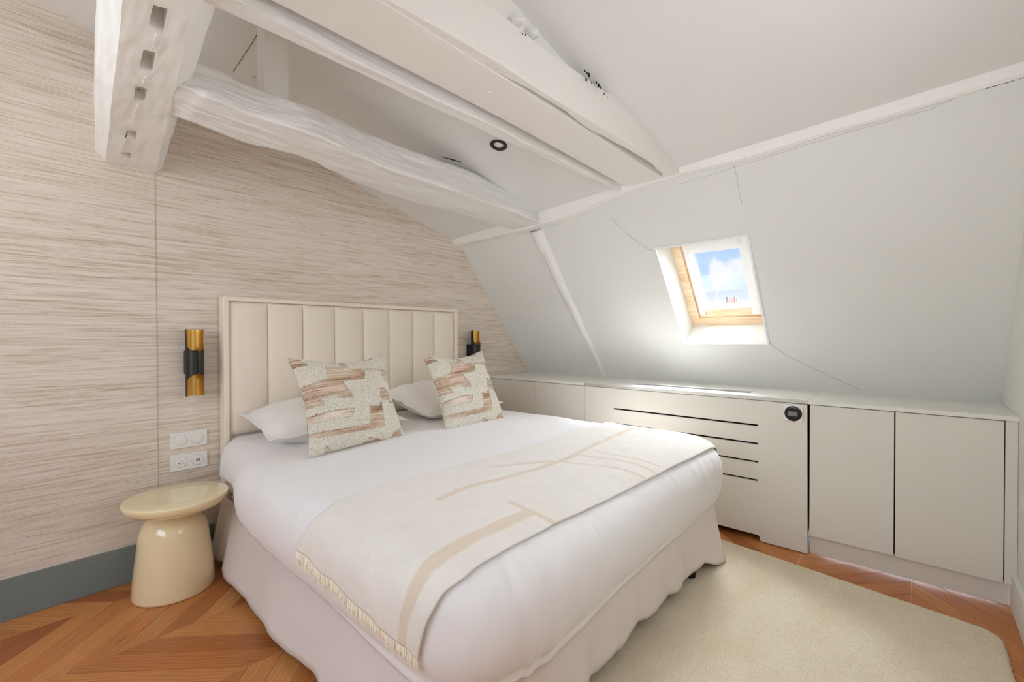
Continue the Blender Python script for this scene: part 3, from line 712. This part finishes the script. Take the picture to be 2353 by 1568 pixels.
# valance: cloth ring hung from the base; path runs left side, foot, right side
path = []
def vpath():
    P = []
    n = 150
    for i in range(n): P.append((BX0-.02, lerp(BY1, BY0, i/n), -1, 0))
    for i in range(120): P.append((lerp(BX0-.02, BX1+.02, i/120), BY0-.012, 0, -1))
    for i in range(n+1): P.append((BX1+.02, lerp(BY0-.02, BY1, i/n), 1, 0))
    return P
V = vpath(); rows = 14; vs = []; fs = []; tot = 0
pleats_foot = [(1.0, 1), (1.28, 1), (1.42, .6), (1.62, 1.2), (1.90, 1.1), (2.05, .5)]
for i, (x, y, nx, ny) in enumerate(V):
    for j in range(rows+1):
        t = j/rows; zt = .35; zb = .045
        fl_ = .0
        if ny:   # foot side
            zb = .070+.022*math.exp(-((x-1.58)/.22)**2)+.010*noise.noise(Vector((x*9, 1, 1)))
            for px_, a_ in pleats_foot: d = (x-px_)/.028; fl_ += -.020*a_*t**.8*math.exp(-d*d)
            fl_ += .012*t*sin(x*23)+.014*t
            fl_ += .05*t*sstep(2.25, 2.45, x)+.04*t*(1-sstep(.76, .95, x)); zb -= .05*sstep(2.28, 2.42, x); fl_ *= .55 if x < 2.3 else 1
        elif nx < 0:
            zb = .040+.012*noise.noise(Vector((y*6, 4, 1)))+.01*sin(y*17)
            fl_ = .085*t+.010*t*sin(y*11)+.006*t*noise.noise(Vector((y*12, t*2, 1)))
            fl_ -= .03*t*math.exp(-((y-2.62)/.03)**2)
            fl_ *= lerp(1, .75, sstep(2.0, 2.7, y))
        else:
            zb = .02+.02*noise.noise(Vector((y*6, 8, 1))); fl_ = .05*t+.03*t*sin(y*30)*math.exp(-(y-.8)*2)
            fl_ += .02*t
        vs.append((x+nx*fl_ + (.06*t*sstep(2.30, 2.46, x) if ny else 0) - (.04*t*(1-sstep(.76, .9, x)) if ny else 0), y+ny*fl_-(0 if ny else .03*t*(1-sstep(.80, .95, y))), lerp(zt, zb, t)))
for i in range(len(V)-1):
    for j in range(rows): a = i*(rows+1)+j; fs.append((a, a+1, a+rows+2, a+rows+1))
o = pyd('valance', vs, fs, M['skirt'], bed, True); md = o.modifiers.new('s', 'SOLIDIFY'); md.thickness = .002
adopt(bed)

# ------------------------------------------------------------------ duvet: generic draped surface over a rounded box
IX0, IX1, IY0, IY1 = .885, 2.385, .965, 2.77
PROF = [(0, 0), (.05, -.001), (.10, -.006), (.15, -.020), (.19, -.043), (.218, -.078), (.234, -.122), (.238, -.170), (.235, -.218), (.225, -.262), (.210, -.300), (.195, -.325)]
AL = [0]
for a, b in zip(PROF, PROF[1:]): AL.append(AL[-1]+hypot(b[0]-a[0], b[1]-a[1]))
LMAX = AL[-1]
def prof_at(d):
    if d >= LMAX: 
        return PROF[-1][0], PROF[-1][1]-(d-LMAX)
    for i in range(len(AL)-1):
        if d <= AL[i+1]:
            t = (d-AL[i])/(AL[i+1]-AL[i])
            p0 = PROF[max(i-1, 0)]; p1 = PROF[i]; p2 = PROF[i+1]; p3 = PROF[min(i+2, len(PROF)-1)]
            def cr_(a, b, c, e_): return .5*((2*b)+(-a+c)*t+(2*a-5*b+4*c-e_)*t*t+(-a+3*b-3*c+e_)*t**3)
            return cr_(p0[0], p1[0], p2[0], p3[0]), cr_(p0[1], p1[1], p2[1], p3[1])
def top_z(x, y):
    z = .652+.012*noise.noise(Vector((x*1.7, y*1.7, 0)))
    z += .012*(1-abs((x-1.6)/.9)**2) - .04*sstep(2.35, 2.75, y)*0
    z -= .025*sstep(1.05, 1.5, y)*0
    return z
def drape(s, t, off=0, wr=1):
    cx, cy = min(max(s, IX0), IX1), min(max(t, IY0), IY1); dx, dy = s-cx, t-cy; d = hypot(dx, dy)
    if d < 1e-6: n = (0, 0); rho = h = 0
    else: n = (dx/d, dy/d); rho, h = prof_at(d)
    sc_ = 1.0
    if abs(n[0]) > .3: rho *= 1-.42*sstep(2.15, 2.62, cy)
    z = top_z(cx, cy)+h*1.0
    # low undulation plus folds that start where the cloth turns over the edge
    e_ = sstep(.05, .22, d)
    along = (cx-IX0) if abs(n[1]) > .5 else (cy-IY0)
    ang = math.atan2(n[1], n[0]) if d > 1e-6 else 0
    w_ = .006*noise.noise(Vector((s*3.1, t*3.1, 1)))+.003*noise.noise(Vector((s*9, t*9, 4)))
    q = along*1.0+ang*.14
    e_ *= 1-.75*sstep(.24, .36, d)
    amp_ = .0016+.0010*(n[1] < -.3)
    f = amp_*e_*wr*(.8*noise.noise(Vector((q*22, d*4, 7)))+.9*noise.noise(Vector((q*60, d*7, 9))))
    # tucked corner fold at the left foot corner
    if d > 1e-6 and n[1] < -.3 and cx < 1.7:
        q2 = (cx-IX0)+(math.atan2(n[0], -n[1])*.12)
        f += wr*(.014*sstep(-.03, -.008, q2+.02-.10*d)-.006*math.exp(-((q2-.06)/.02)**2)+.006*math.exp(-((q2-.11)/.025)**2))*sstep(.1, .28, d)*(1-sstep(1.0, 1.68, cx))
    o_ = off+w_+f
    eps = .01
    if d > 1e-6:
        r2, h2 = prof_at(d+eps); r1, h1 = prof_at(max(0, d-eps)); tx, tz = r2-r1, h2-h1; ll = hypot(tx, tz); nx_, nz_ = -tz/ll, tx/ll
        if nz_ < -.2 and off: pass
    else: nx_, nz_ = 0, 1
    return Vector((cx+n[0]*(rho+nx_*o_), cy+n[1]*(rho+nx_*o_), z+nz_*o_))
bm = bmesh.new()
def grid(ns, nt, f):
    g = [[bm.verts.new(f(i/ns, j/nt)) for j in range(nt+1)] for i in range(ns+1)]
    for i in range(ns):
        for j in range(nt): bm.faces.new((g[i][j], g[i+1][j], g[i+1][j+1], g[i][j+1]))
grid(120, 150, lambda u, v: drape(lerp(IX0, IX1, u), lerp(IY0, IY1, v)))
ND = 44; LD = LMAX
def hem(x, y):   # how far the cloth reaches below the roll: shorter towards the pillows, longer at the left foot corner
    return LD*(1-.26*sstep(1.5, 2.6, y))*(1+.07*(1-sstep(1.0, 1.9, x))*(1-sstep(1.0, 1.7, y))+.04*sstep(1.3, 1.8, x)*(1-sstep(2.0, 2.4, x))*(y < 1.2))
grid(ND, 150, lambda u, v: drape(IX0-u*hem(IX0, lerp(IY0, IY1, v)), lerp(IY0, IY1, v)))
grid(ND, 150, lambda u, v: drape(IX1+u*hem(IX1, lerp(IY0, IY1, v)), lerp(IY0, IY1, v)))
grid(220, ND, lambda u, v: drape(lerp(IX0, IX1, u), IY0-v*hem(lerp(IX0, IX1, u), IY0)))
for sx, cx_ in ((-1, IX0), (1, IX1)):
    def fan(u, v): a = u*pi/2; l_ = hem(cx_, IY0)*max(v, 1e-4); return drape(cx_+sx*cos(a)*l_, IY0-sin(a)*l_) if v > 0 else drape(cx_, IY0)
    grid(40, ND, fan)
bmesh.ops.remove_doubles(bm, verts=bm.verts, dist=.0012)
dv = from_bm('duvet', bm, M['duvet'], smooth=True); tag(dv, 'plump white duvet covering the bed and hanging over its edges', 'duvet')
md = dv.modifiers.new('s', 'SOLIDIFY'); md.thickness = .012; md.offset = -1

# ------------------------------------------------------------------ blanket across the foot of the bed
SAMP = []
for i in range(260):
    for j in range(110):
        s_, t_ = lerp(IX0-.42, IX1+.3, i/259), lerp(.70, 1.75, j/109); p = drape(s_, t_, .010, 0); d = p-CAM; k = d.dot(fwd)
        SAMP.append((1176.5+FPX*d.dot(rt)/k, 784-FPX*d.dot(up)/k, s_, t_, k))
def inv(px, py):   # cloth coordinate seen at a measured place of the photograph
    c = sorted(SAMP, key=lambda q: (q[0]-px)**2+(q[1]-py)**2)[:4]
    ws = [1/((q[0]-px)**2+(q[1]-py)**2+.5) for q in c]; W_ = sum(ws)
    return (sum(q[2]*w_ for q, w_ in zip(c, ws))/W_, sum(q[3]*w_ for q, w_ in zip(c, ws))/W_)
bands = []
def band(pl, w_): bands.append(([inv(*p) for p in pl], w_))
band([(1451, 1004), (1308, 1055), (1138, 1106), (1053, 1130), (1010, 1150)], .028)
band([(1131, 1075), (1200, 1068), (1274, 1062), (1376, 1072), (1478, 1101)], .018)
band([(1328, 1048), (1420, 1060), (1500, 1085)], .016)
band([(1369, 1040), (1430, 1050), (1512, 1072)], .016)
band([(1172, 1157), (1216, 1178), (1270, 1206)], .020)
band([(922, 1500), (926, 1470), (946, 1377), (983, 1307), (1050, 1259), (1150, 1209), (1216, 1180)], .040)
def inband(s, t):
    v = 0
    for pl, w_ in bands:
        for a, b in zip(pl, pl[1:]):
            ax, ay = b[0]-a[0], b[1]-a[1]; L2 = ax*ax+ay*ay; k = max(0, min(1, ((s-a[0])*ax+(t-a[1])*ay)/L2))
            d = hypot(s-a[0]-k*ax, t-a[1]-k*ay); v = max(v, 1-sstep(w_/2-.002, w_/2+.002, d))
    return v
S0, S1 = IX0-.395, IX1+.33
far_ = sorted(inv(*p) for p in ((680, 1268), (715, 1205), (760, 1165), (830, 1135), (900, 1113), (1063, 1069), (1196, 1033), (1345, 991)))
near_ = sorted(inv(*p) for p in ((958, 1540), (975, 1450), (1012, 1378), (1080, 1320), (1148, 1273), (1254, 1218), (1359, 1167), (1519, 1086), (1646, 1031)))
print('BLANKET', [tuple(round(c, 3) for c in p) for p in far_], [tuple(round(c, 3) for c in p) for p in near_])
def t_far(s): return interp(far_, s)[0]+.003*noise.noise(Vector((s*5, 2, 0)))
def t_near(s): return interp(near_, s)[0]+.003*noise.noise(Vector((s*5, 0, 0)))
vs = []; fs = []; NS, NT = 360, 110; att = []
for i in range(NS+1):
    for j in range(NT+1):
        s = lerp(S0+.062*(j/NT)+.004*sin(j*.21)*(1-i/NS), S1, i/NS)
        t = lerp(t_near(s), t_far(s), j/NT)
        wk = .004*max(0, noise.noise(Vector((s*6, t*14, 3))))+.005*max(0, noise.noise(Vector((s*4+t*5, t*18, 8)))-.25)
        wk += .006*math.exp(-((t-1.40)/.05)**2)*max(0, noise.noise(Vector((s*24+t*14, t*3, 2))))*math.exp(-((s-1.02)/.14)**2)*4
        vs.append(drape(s, t, .008+wk, .7)); att.append(inband(s, t))
for i in range(NS):
    for j in range(NT): a = i*(NT+1)+j; fs.append((a, a+NT+1, a+NT+2, a+1))
me = bpy.data.meshes.new('blanket'); me.from_pydata([tuple(v) for v in vs], [], fs); me.update()
at = me.attributes.new('band', 'FLOAT', 'POINT')
for i, a in enumerate(att): at.data[i].value = a
bl = empty('blanket', (1.6, 1.15, .67), 'cream wool throw with pale tan bands and fringe across the foot of the bed', 'blanket')
o = link('cloth', me, M['blanket'], bl, True); md = o.modifiers.new('s', 'SOLIDIFY'); md.thickness = .005; md.offset = 1
vs = []; fs = []
for side in (0, 1):
    n_ = 185
    for k in range(n_):
        sB = S0+.062*(k/n_)+.004*sin(k/n_*NT*.21) if side == 0 else S1; sg = -1 if side == 0 else 1
        t = lerp(t_near(sB), t_far(sB), (k+.5)/n_); ln_ = random.uniform(.038, .052)+.005*sin(k*.35); sk = random.uniform(-.006, .006)+.007*sin(k*.4)
        tb = t-.004; P = [drape(sB, t, .010, .7), drape(sB+sg*ln_*.5, tb+sk*.4, .012+random.uniform(0, .006), .7), drape(sB+sg*ln_, tb+sk, .008+random.uniform(0, .008), .7)]
        r_ = .0011; b0 = len(vs)
        for q, p in enumerate(P):
            for dx_, dy_ in ((0, -r_), (r_*.8, r_*.6), (-r_*.8, r_*.6)): vs.append((p.x+dx_, p.y+dy_, p.z))
        for q in range(2):
            for c in range(3): a = b0+q*3+c; b = b0+q*3+(c+1) % 3; fs.append((a, b, b+3, a+3))
        fs.append((b0+6, b0+7, b0+8))
fo = pyd('fringe', vs, fs, M['fringe'], bl, recalc=False); fo['kind'] = 'stuff'
adopt(bl)

# ------------------------------------------------------------------ pillows
def pillow_mesh(W_, H_, T_, fl_, seed, n=44):
    vs = []; fs = []
    for side in (1, -1):
        for i in range(n+1):
            for j in range(n+1):
                u, v = -1+2*i/n, -1+2*j/n; kx, ky = W_/2, H_/2
                pin = 1-.05*(1-v*v)*abs(u) ; piv = 1-.05*(1-u*u)*abs(v)
                x, y = u*kx*pin, v*ky*piv
                fu, fv = max(0, 1-(abs(u)/(1-fl_))**2), max(0, 1-(abs(v)/(1-fl_))**2)
                z = T_/2*(fu*fv)**.42+.0015
                nn_ = noise.fractal(Vector((u*1.8+seed, v*1.8, side*3)), 1, 2, 4)
                z += .012*nn_*min(1, fu*fv*6)
                fl2 = .014*noise.noise(Vector((u*4+seed, v*4, 2)))*(1-min(1, fu*fv*4))
                vs.append((x, y, side*z+fl2))
    N_ = (n+1)**2
    for side in (0, 1):
        for i in range(n):
            for j in range(n):
                a = side*N_+i*(n+1)+j; q = (a, a+n+1, a+n+2, a+1); fs.append(q if side == 0 else q[::-1])
    for i in range(n):
        for (a, b) in ((i, i+1), (n*(n+1)+i+1, n*(n+1)+i)): fs.append((b, a, a+N_, b+N_)[::-1])
        for (a, b) in ((i*(n+1), (i+1)*(n+1)), ((i+1)*(n+1)+n, i*(n+1)+n)): fs.append((a, b, b+N_, a+N_)[::-1])
    return vs, fs
def pillow(c, W_, H_, T_, rx, rz, label, seed, ry=0):
    v_, f_ = pillow_mesh(W_, H_, T_, .09, seed); o = pyd('pillow', v_, f_, M['pillow'], smooth=True)
    o.location = c; o.rotation_euler = (rx, ry, rz); return tag(o, label, 'pillow')
pillow((1.20, 2.49, .745), .76, .52, .22, radians(7), radians(-3), 'white cotton pillow behind the left patterned cushion', 1.3)
pillow((2.04, 2.48, .765), .72, .52, .22, radians(12), radians(3), 'white cotton pillow behind the right patterned cushion', 5.7)

# ------------------------------------------------------------------ patterned cushions
CZ = [((160, 190), (1105, 170), (1190, 1020), (235, 1205))]
POLY = [
 [(200, 150), (330, 215), (420, 262), (555, 268), (550, 318), (415, 325), (385, 465), (235, 512), (120, 520), (120, 330), (180, 315), (285, 298), (255, 240), (228, 200)],
 [(612, 200), (760, 230), (880, 262), (975, 205), (1000, 100), (1240, 100), (1220, 380), (1000, 352), (640, 355), (620, 300)],
 [(530, 512), (650, 490), (762, 486), (800, 380), (985, 380), (1005, 430), (1050, 490), (1230, 500), (1230, 700), (1078, 690), (1072, 620), (1030, 562), (945, 565), (925, 690), (890, 765), (772, 772), (762, 945), (540, 980), (100, 1000), (100, 900), (570, 880), (612, 800), (420, 800), (100, 840), (100, 745), (330, 740), (300, 670), (430, 655), (490, 700), (620, 695), (570, 590)],
 [(940, 705), (1240, 700), (1240, 900), (1130, 950), (1035, 1000), (1000, 1075), (760, 1060), (700, 1130), (430, 1170), (350, 1120), (350, 1300), (100, 1300), (100, 1040), (450, 1035), (700, 1005), (925, 960)],
 [(1130, 950), (1290, 960), (1290, 1060), (1140, 1010)]]
def pip(p, poly):
    x, y = p; c = False; j = len(poly)-1
    for i in range(len(poly)):
        xi, yi = poly[i]; xj, yj = poly[j]
        if (yi > y) != (yj > y) and x < (xj-xi)*(y-yi)/(yj-yi)+xi: c = not c
        j = i
    return c
CN = 120; HS = .25
def cpos(u, v, side):
    pin = 1-.12*(1-abs(v)**1.6); piv = 1-.17*(1-abs(u)**1.6) if v > 0 else 1-.05*(1-abs(u)**1.6)
    x, z = u*HS*pin, v*HS*piv
    t = .075*(max(0, 1-abs(u)**2.2)*max(0, 1-abs(v)**2.2))**.5
    t += .004*noise.noise(Vector((u*3, v*3, side)))
    return Vector((x, -side*t if side > 0 else t, z))
vs = []; fs = []
for i in range(CN+1):
    for j in range(CN+1): vs.append(cpos(-1+2*i/CN, -1+2*j/CN, 1))
for i in range(CN):
    for j in range(CN): a = i*(CN+1)+j; fs.append((a, a+CN+1, a+CN+2, a+1))
fm_ = bpy.data.meshes.new('woven_front'); fm_.from_pydata([tuple(v) for v in vs], [], fs); fm_.update(); fm_.materials.append(M['weave'])
nB = 40; vb = []; fb = []
for i in range(nB+1):
    for j in range(nB+1): vb.append(cpos(-1+2*i/nB, -1+2*j/nB, -1))
for i in range(nB):
    for j in range(nB): a = i*(nB+1)+j; fb.append((a, a+1, a+nB+2, a+nB+1))
bm_ = bpy.data.meshes.new('back_cover'); bm_.from_pydata([tuple(v) for v in vb], [], fb); bm_.update(); bm_.materials.append(M['cushback'])
# raised tufted pile on the masked faces
def c2z(u, v):
    (x0, y0), (x1, y1), (x2, y2), (x3, y3) = CZ[0]; a, b = (u+1)/2, (1-v)/2
    # bowed edges like the real cushion
    sx = lerp(x0, x1, a)*(1-b)+lerp(x3, x2, a)*b; sy = lerp(y0, y1, a)*(1-b)+lerp(y3, y2, a)*b
    return sx, sy + 60*(1-abs(u)**1.6)*(1-b) 
mask = {}
for i in range(CN):
    for j in range(CN):
        u, v = -1+2*(i+.5)/CN, -1+2*(j+.5)/CN; jx, jy = 9*noise.noise(Vector((u*30, v*30, 0))), 9*noise.noise(Vector((u*30, v*30, 5)))
        p = c2z(u, v); mask[i, j] = any(pip((p[0]+jx, p[1]+jy), P) for P in POLY)
bm = bmesh.new(); vt = {}
def tv(i, j, lvl):
    k = (i, j, lvl)
    if k not in vt:
        u, v = -1+2*i/CN, -1+2*j/CN; p = cpos(u, v, 1); q = cpos(u*.999, v, 1)
        n = Vector((u*.35, -1, v*.35)).normalized()
        h = (.0065+.0028*noise.noise(Vector((u*55, v*55, 1)))+random.uniform(-.0012, .0012)) if lvl else -.001
        vt[k] = bm.verts.new(p+n*h)
    return vt[k]
for (i, j), m_ in mask.items():
    if not m_: continue
    bm.faces.new((tv(i, j, 1), tv(i+1, j, 1), tv(i+1, j+1, 1), tv(i, j+1, 1)))
    for di, dj, (a, b) in ((-1, 0, ((0, 1), (0, 0))), (1, 0, ((1, 0), (1, 1))), (0, -1, ((0, 0), (1, 0))), (0, 1, ((1, 1), (0, 1)))):
        if not mask.get((i+di, j+dj), False):
            A, B = (i+a[0], j+a[1]), (i+b[0], j+b[1]); bm.faces.new((tv(*B, 1), tv(*A, 1), tv(*A, 0), tv(*B, 0)))
pm_ = bpy.data.meshes.new('tufted_pile'); bm.to_mesh(pm_); bm.free(); pm_.materials.append(M['pile'])
for mm_ in (fm_, bm_, pm_):
    for p in mm_.polygons: p.use_smooth = True
def cushion(bl_, br_, tl_, tr_, label):
    bl_, br_, tl_, tr_ = map(Vector, (bl_, br_, tl_, tr_)); c = (bl_+br_+tl_+tr_)/4
    x = ((br_-bl_)+(tr_-tl_)).normalized(); z0 = ((tl_-bl_)+(tr_-br_)); yv = z0.cross(x).normalized(); z = x.cross(yv).normalized()
    e_ = empty('cushion', c, label, 'cushion', 'patterned cushions on the bed')
    wd_ = ((br_-bl_).length+(tr_-tl_).length)/2/(2*HS); hd_ = z0.length/2/(2*HS)
    for mm_ in (fm_, bm_, pm_):
        o = bpy.data.objects.new(mm_.name, mm_); COL.objects.link(o); o.parent = e_
    R = Matrix((x, yv, z)).transposed().to_4x4(); e_.rotation_euler = R.to_euler(); e_.scale = (wd_, (wd_+hd_)/2, hd_)
    return e_
cushion(ray_y(692, 1058, 2.00), ray_y(914, 1004, 2.08), ray_y(678, 822, 2.20), ray_y(893, 818, 2.25), 'left cushion of cream tufts over brown weave, standing before the middle of the headboard')
cushion(ray_y(1022, 998, 1.99), ray_y(1147, 966, 2.05), ray_y(975, 820, 2.19), ray_y(1116, 805, 2.23), 'right cushion of cream tufts over brown weave, its top corner before the right wall lamp')

# ------------------------------------------------------------------ side table
TX, TY = .52, 2.635
st = empty('side_table', (TX, TY, 0), 'glossy cream mushroom-shaped side table left of the bed', 'table')
body = [(.158, 0), (.163, .003), (.164, .012), (.160, .06), (.152, .14), (.143, .22), (.138, .262), (.133, .295), (.122, .322), (.106, .342), (.092, .353), (.084, .362), (.081, .372), (.082, .385), (.090, .396)]
def boff(z): t = sstep(.30, .40, z); return (-.01*t, 0)
o = lathe('pedestal', body, M['cream'], st, 96, boff); o.data.transform(Matrix.Translation((TX, TY, 0)))
disc = [(.05, .390), (.10, .3905), (.14, .394), (.170, .4005), (.190, .412), (.2015, .428), (.2055, .442), (.2060, .4500), (.2040, .4548), (.1990, .4562), (.12, .4563), (.02, .4563)]
o = lathe('table_top', disc, M['cream'], st, 128); o.data.transform(Matrix.Translation((.524, 2.592, 0)))
adopt(st)

# ------------------------------------------------------------------ wall lamps
def lamp(cx, z0, z1, label):
    g = empty('wall_lamp', (cx, YW, (z0+z1)/2), label, 'lamp', 'wall lamps either side of the headboard')
    R_ = .040; cy = YW-.082; H_ = z1-z0
    def half(z):
        t = min(z-z0, z1-z)/H_   # 0 at the ends, .5 mid
        if t > .335: return radians(3)
        if t > .25: k = (t-.25)/.085; return radians(lerp(80, 3, 1-sqrt(max(0, 1-k**2.0)) ) ) if False else radians(lerp(3, 74, (1-k)**.55))
        return radians(74+lerp(4, 0, t/.25))
    for nm, rr, mt_ in (('shade', R_, M['black']), ('gold_lining', R_-.0016, M['gold'])):
        vs = []; fs = []; NZ, NA = 150, 60
        for i in range(NZ+1):
            z = z0+H_*i/NZ; a0 = half(z)
            for j in range(NA+1):
                a = lerp(a0, 2*pi-a0, j/NA)+radians(7); vs.append((cx+rr*sin(a), cy-rr*cos(a), z))
        for i in range(NZ):
            for j in range(NA): a = i*(NA+1)+j; fs.append((a, a+1, a+NA+2, a+NA+1))
        o = pyd(nm, vs, fs, mt_, g, True, recalc=False)
        md = o.modifiers.new('s', 'SOLIDIFY'); md.thickness = .0012; md.offset = 0
    zc = (z0+z1)/2
    box('wall_bracket', (cx-.034, cy+R_*.75, zc-.062), (cx+.034, YW, zc+.062), M['black'], g, .006)
    lathe_o = lathe('lamp_holder', [(.012, zc-.05), (.016, zc-.045), (.016, zc+.045), (.012, zc+.05)], M['black'], g, 24); lathe_o.data.transform(Matrix.Translation((cx, cy+.012, 0)))
    adopt(g)
lamp(.645, .893, 1.241, 'black and gold half-tube wall lamp left of the headboard above the sockets')
lamp(2.655, .893, 1.248, 'black and gold half-tube wall lamp right of the headboard, partly behind the cushion')

# ------------------------------------------------------------------ wall plates
def wplate(z0, z1, label, kind):
    g = empty('light_switch' if kind == 's' else 'wall_socket', (.633, YW, (z0+z1)/2), label, 'switch' if kind == 's' else 'socket')
    box('cover_plate', (.5525, YW-.009, z0), (.715, YW, z1), M['plastic'], g, .0015)
    zc = (z0+z1)/2
    for i, cx in enumerate((.598, .671)):
        fm = frame_mat((cx, YW-.009, zc), (1, 0, 0), (0, 0, 1), (0, -1, 0))
        if kind == 's':
            o = lathe('rocker', [(.0275, -.002), (.0275, .0018), (.026, .0026), (.01, .0030)], M['plastic'], g, 40); o.data.transform(fm)
            o = lathe('gap_ring', [(.0285, -.001), (.0285, .0003), (.0276, .0003)], M['ring'], g, 40, cap=False); o.data.transform(fm)
        else:
            o = lathe('socket_face', [(.0265, -.002), (.0265, .0016), (.025, .0020), (.01, .0021)], M['plastic'], g, 40); o.data.transform(fm)
            o = lathe('gap_ring', [(.0275, -.001), (.0275, .0003), (.0266, .0003)], M['ring'], g, 40, cap=False); o.data.transform(fm)
            if i == 0:
                for dx, dz in ((-.0095, -.004), (.0095, -.004), (0, .008)):
                    o = lathe('contact_hole', [(.0027, .0015), (.0027, .0026), (.0015, .0026)], M['crackd'], g, 12); o.data.transform(fm @ Matrix.Translation((dx, dz, 0)))
            else:
                for dx in (-.0045, .0045): box('usb_port', (cx+dx-.0028, YW-.0118, zc-.0055), (cx+dx+.0028, YW-.0108, zc+.0075), M['crackd'], g)
    adopt(g)
wplate(.617, .700, 'white double push switch plate beside the headboard, above the socket plate', 's')
wplate(.500, .585, 'white double wall plate with a round socket and two ports above the side table', 'p')

# ------------------------------------------------------------------ rug
RX0, RX1, RY0, RY1 = 1.02, 2.70, -.262, 1.55
vs = []; fs = []; NRX, NRY = 150, 160; rc_ = .07
def rugxy(u, v):
    x = lerp(RX0, RX1+.045*v-.06*(1-v)*0, u); y = lerp(RY0, RY1, v)
    x = lerp(RX0, lerp(2.625, 2.86, v), u)
    dx = max(0, abs(u-.5)*2*(RX1-RX0)/2-((RX1-RX0)/2-rc_)); dy = max(0, abs(v-.5)*2*(RY1-RY0)/2-((RY1-RY0)/2-rc_))
    if dx > 0 and dy > 0:
        l = hypot(dx, dy); mxx = max(dx, dy); k = mxx/l
        x -= math.copysign(dx*(1-k), u-.5); y -= math.copysign(dy*(1-k), v-.5)
    return x, y
for i in range(NRX+1):
    for j in range(NRY+1):
        u, v = i/NRX, j/NRY; x, y = rugxy(u, v); ed = min(i, NRX-i, j, NRY-j)
        z = .0125+.0010*noise.noise(Vector((x*60, y*60, 0)))+random.uniform(-.0005, .0005)
        if ed == 0: z = .0085; x += random.uniform(-.0022, .0022); y += random.uniform(-.0022, .0022)
        vs.append((x, y, z))
for i in range(NRX):
    for j in range(NRY): a = i*(NRY+1)+j; fs.append((a, a+NRY+1, a+NRY+2, a+1))
edge = [i*(NRY+1) for i in range(NRX+1)]+[NRX*(NRY+1)+j for j in range(1, NRY+1)]+[i*(NRY+1)+NRY for i in range(NRX-1, -1, -1)]+[j for j in range(NRY-1, 0, -1)]
b0 = len(vs)
for a in edge: vs.append((vs[a][0], vs[a][1], .001))
for k in range(len(edge)): a, b = edge[k], edge[(k+1) % len(edge)]; fs.append((a, b0+k, b0+(k+1) % len(edge), b))
rg = pyd('rug', vs, fs, M['rug'], smooth=True, recalc=False); tag(rg, 'cream wool rug under the foot of the bed on the oak floor', 'rug')
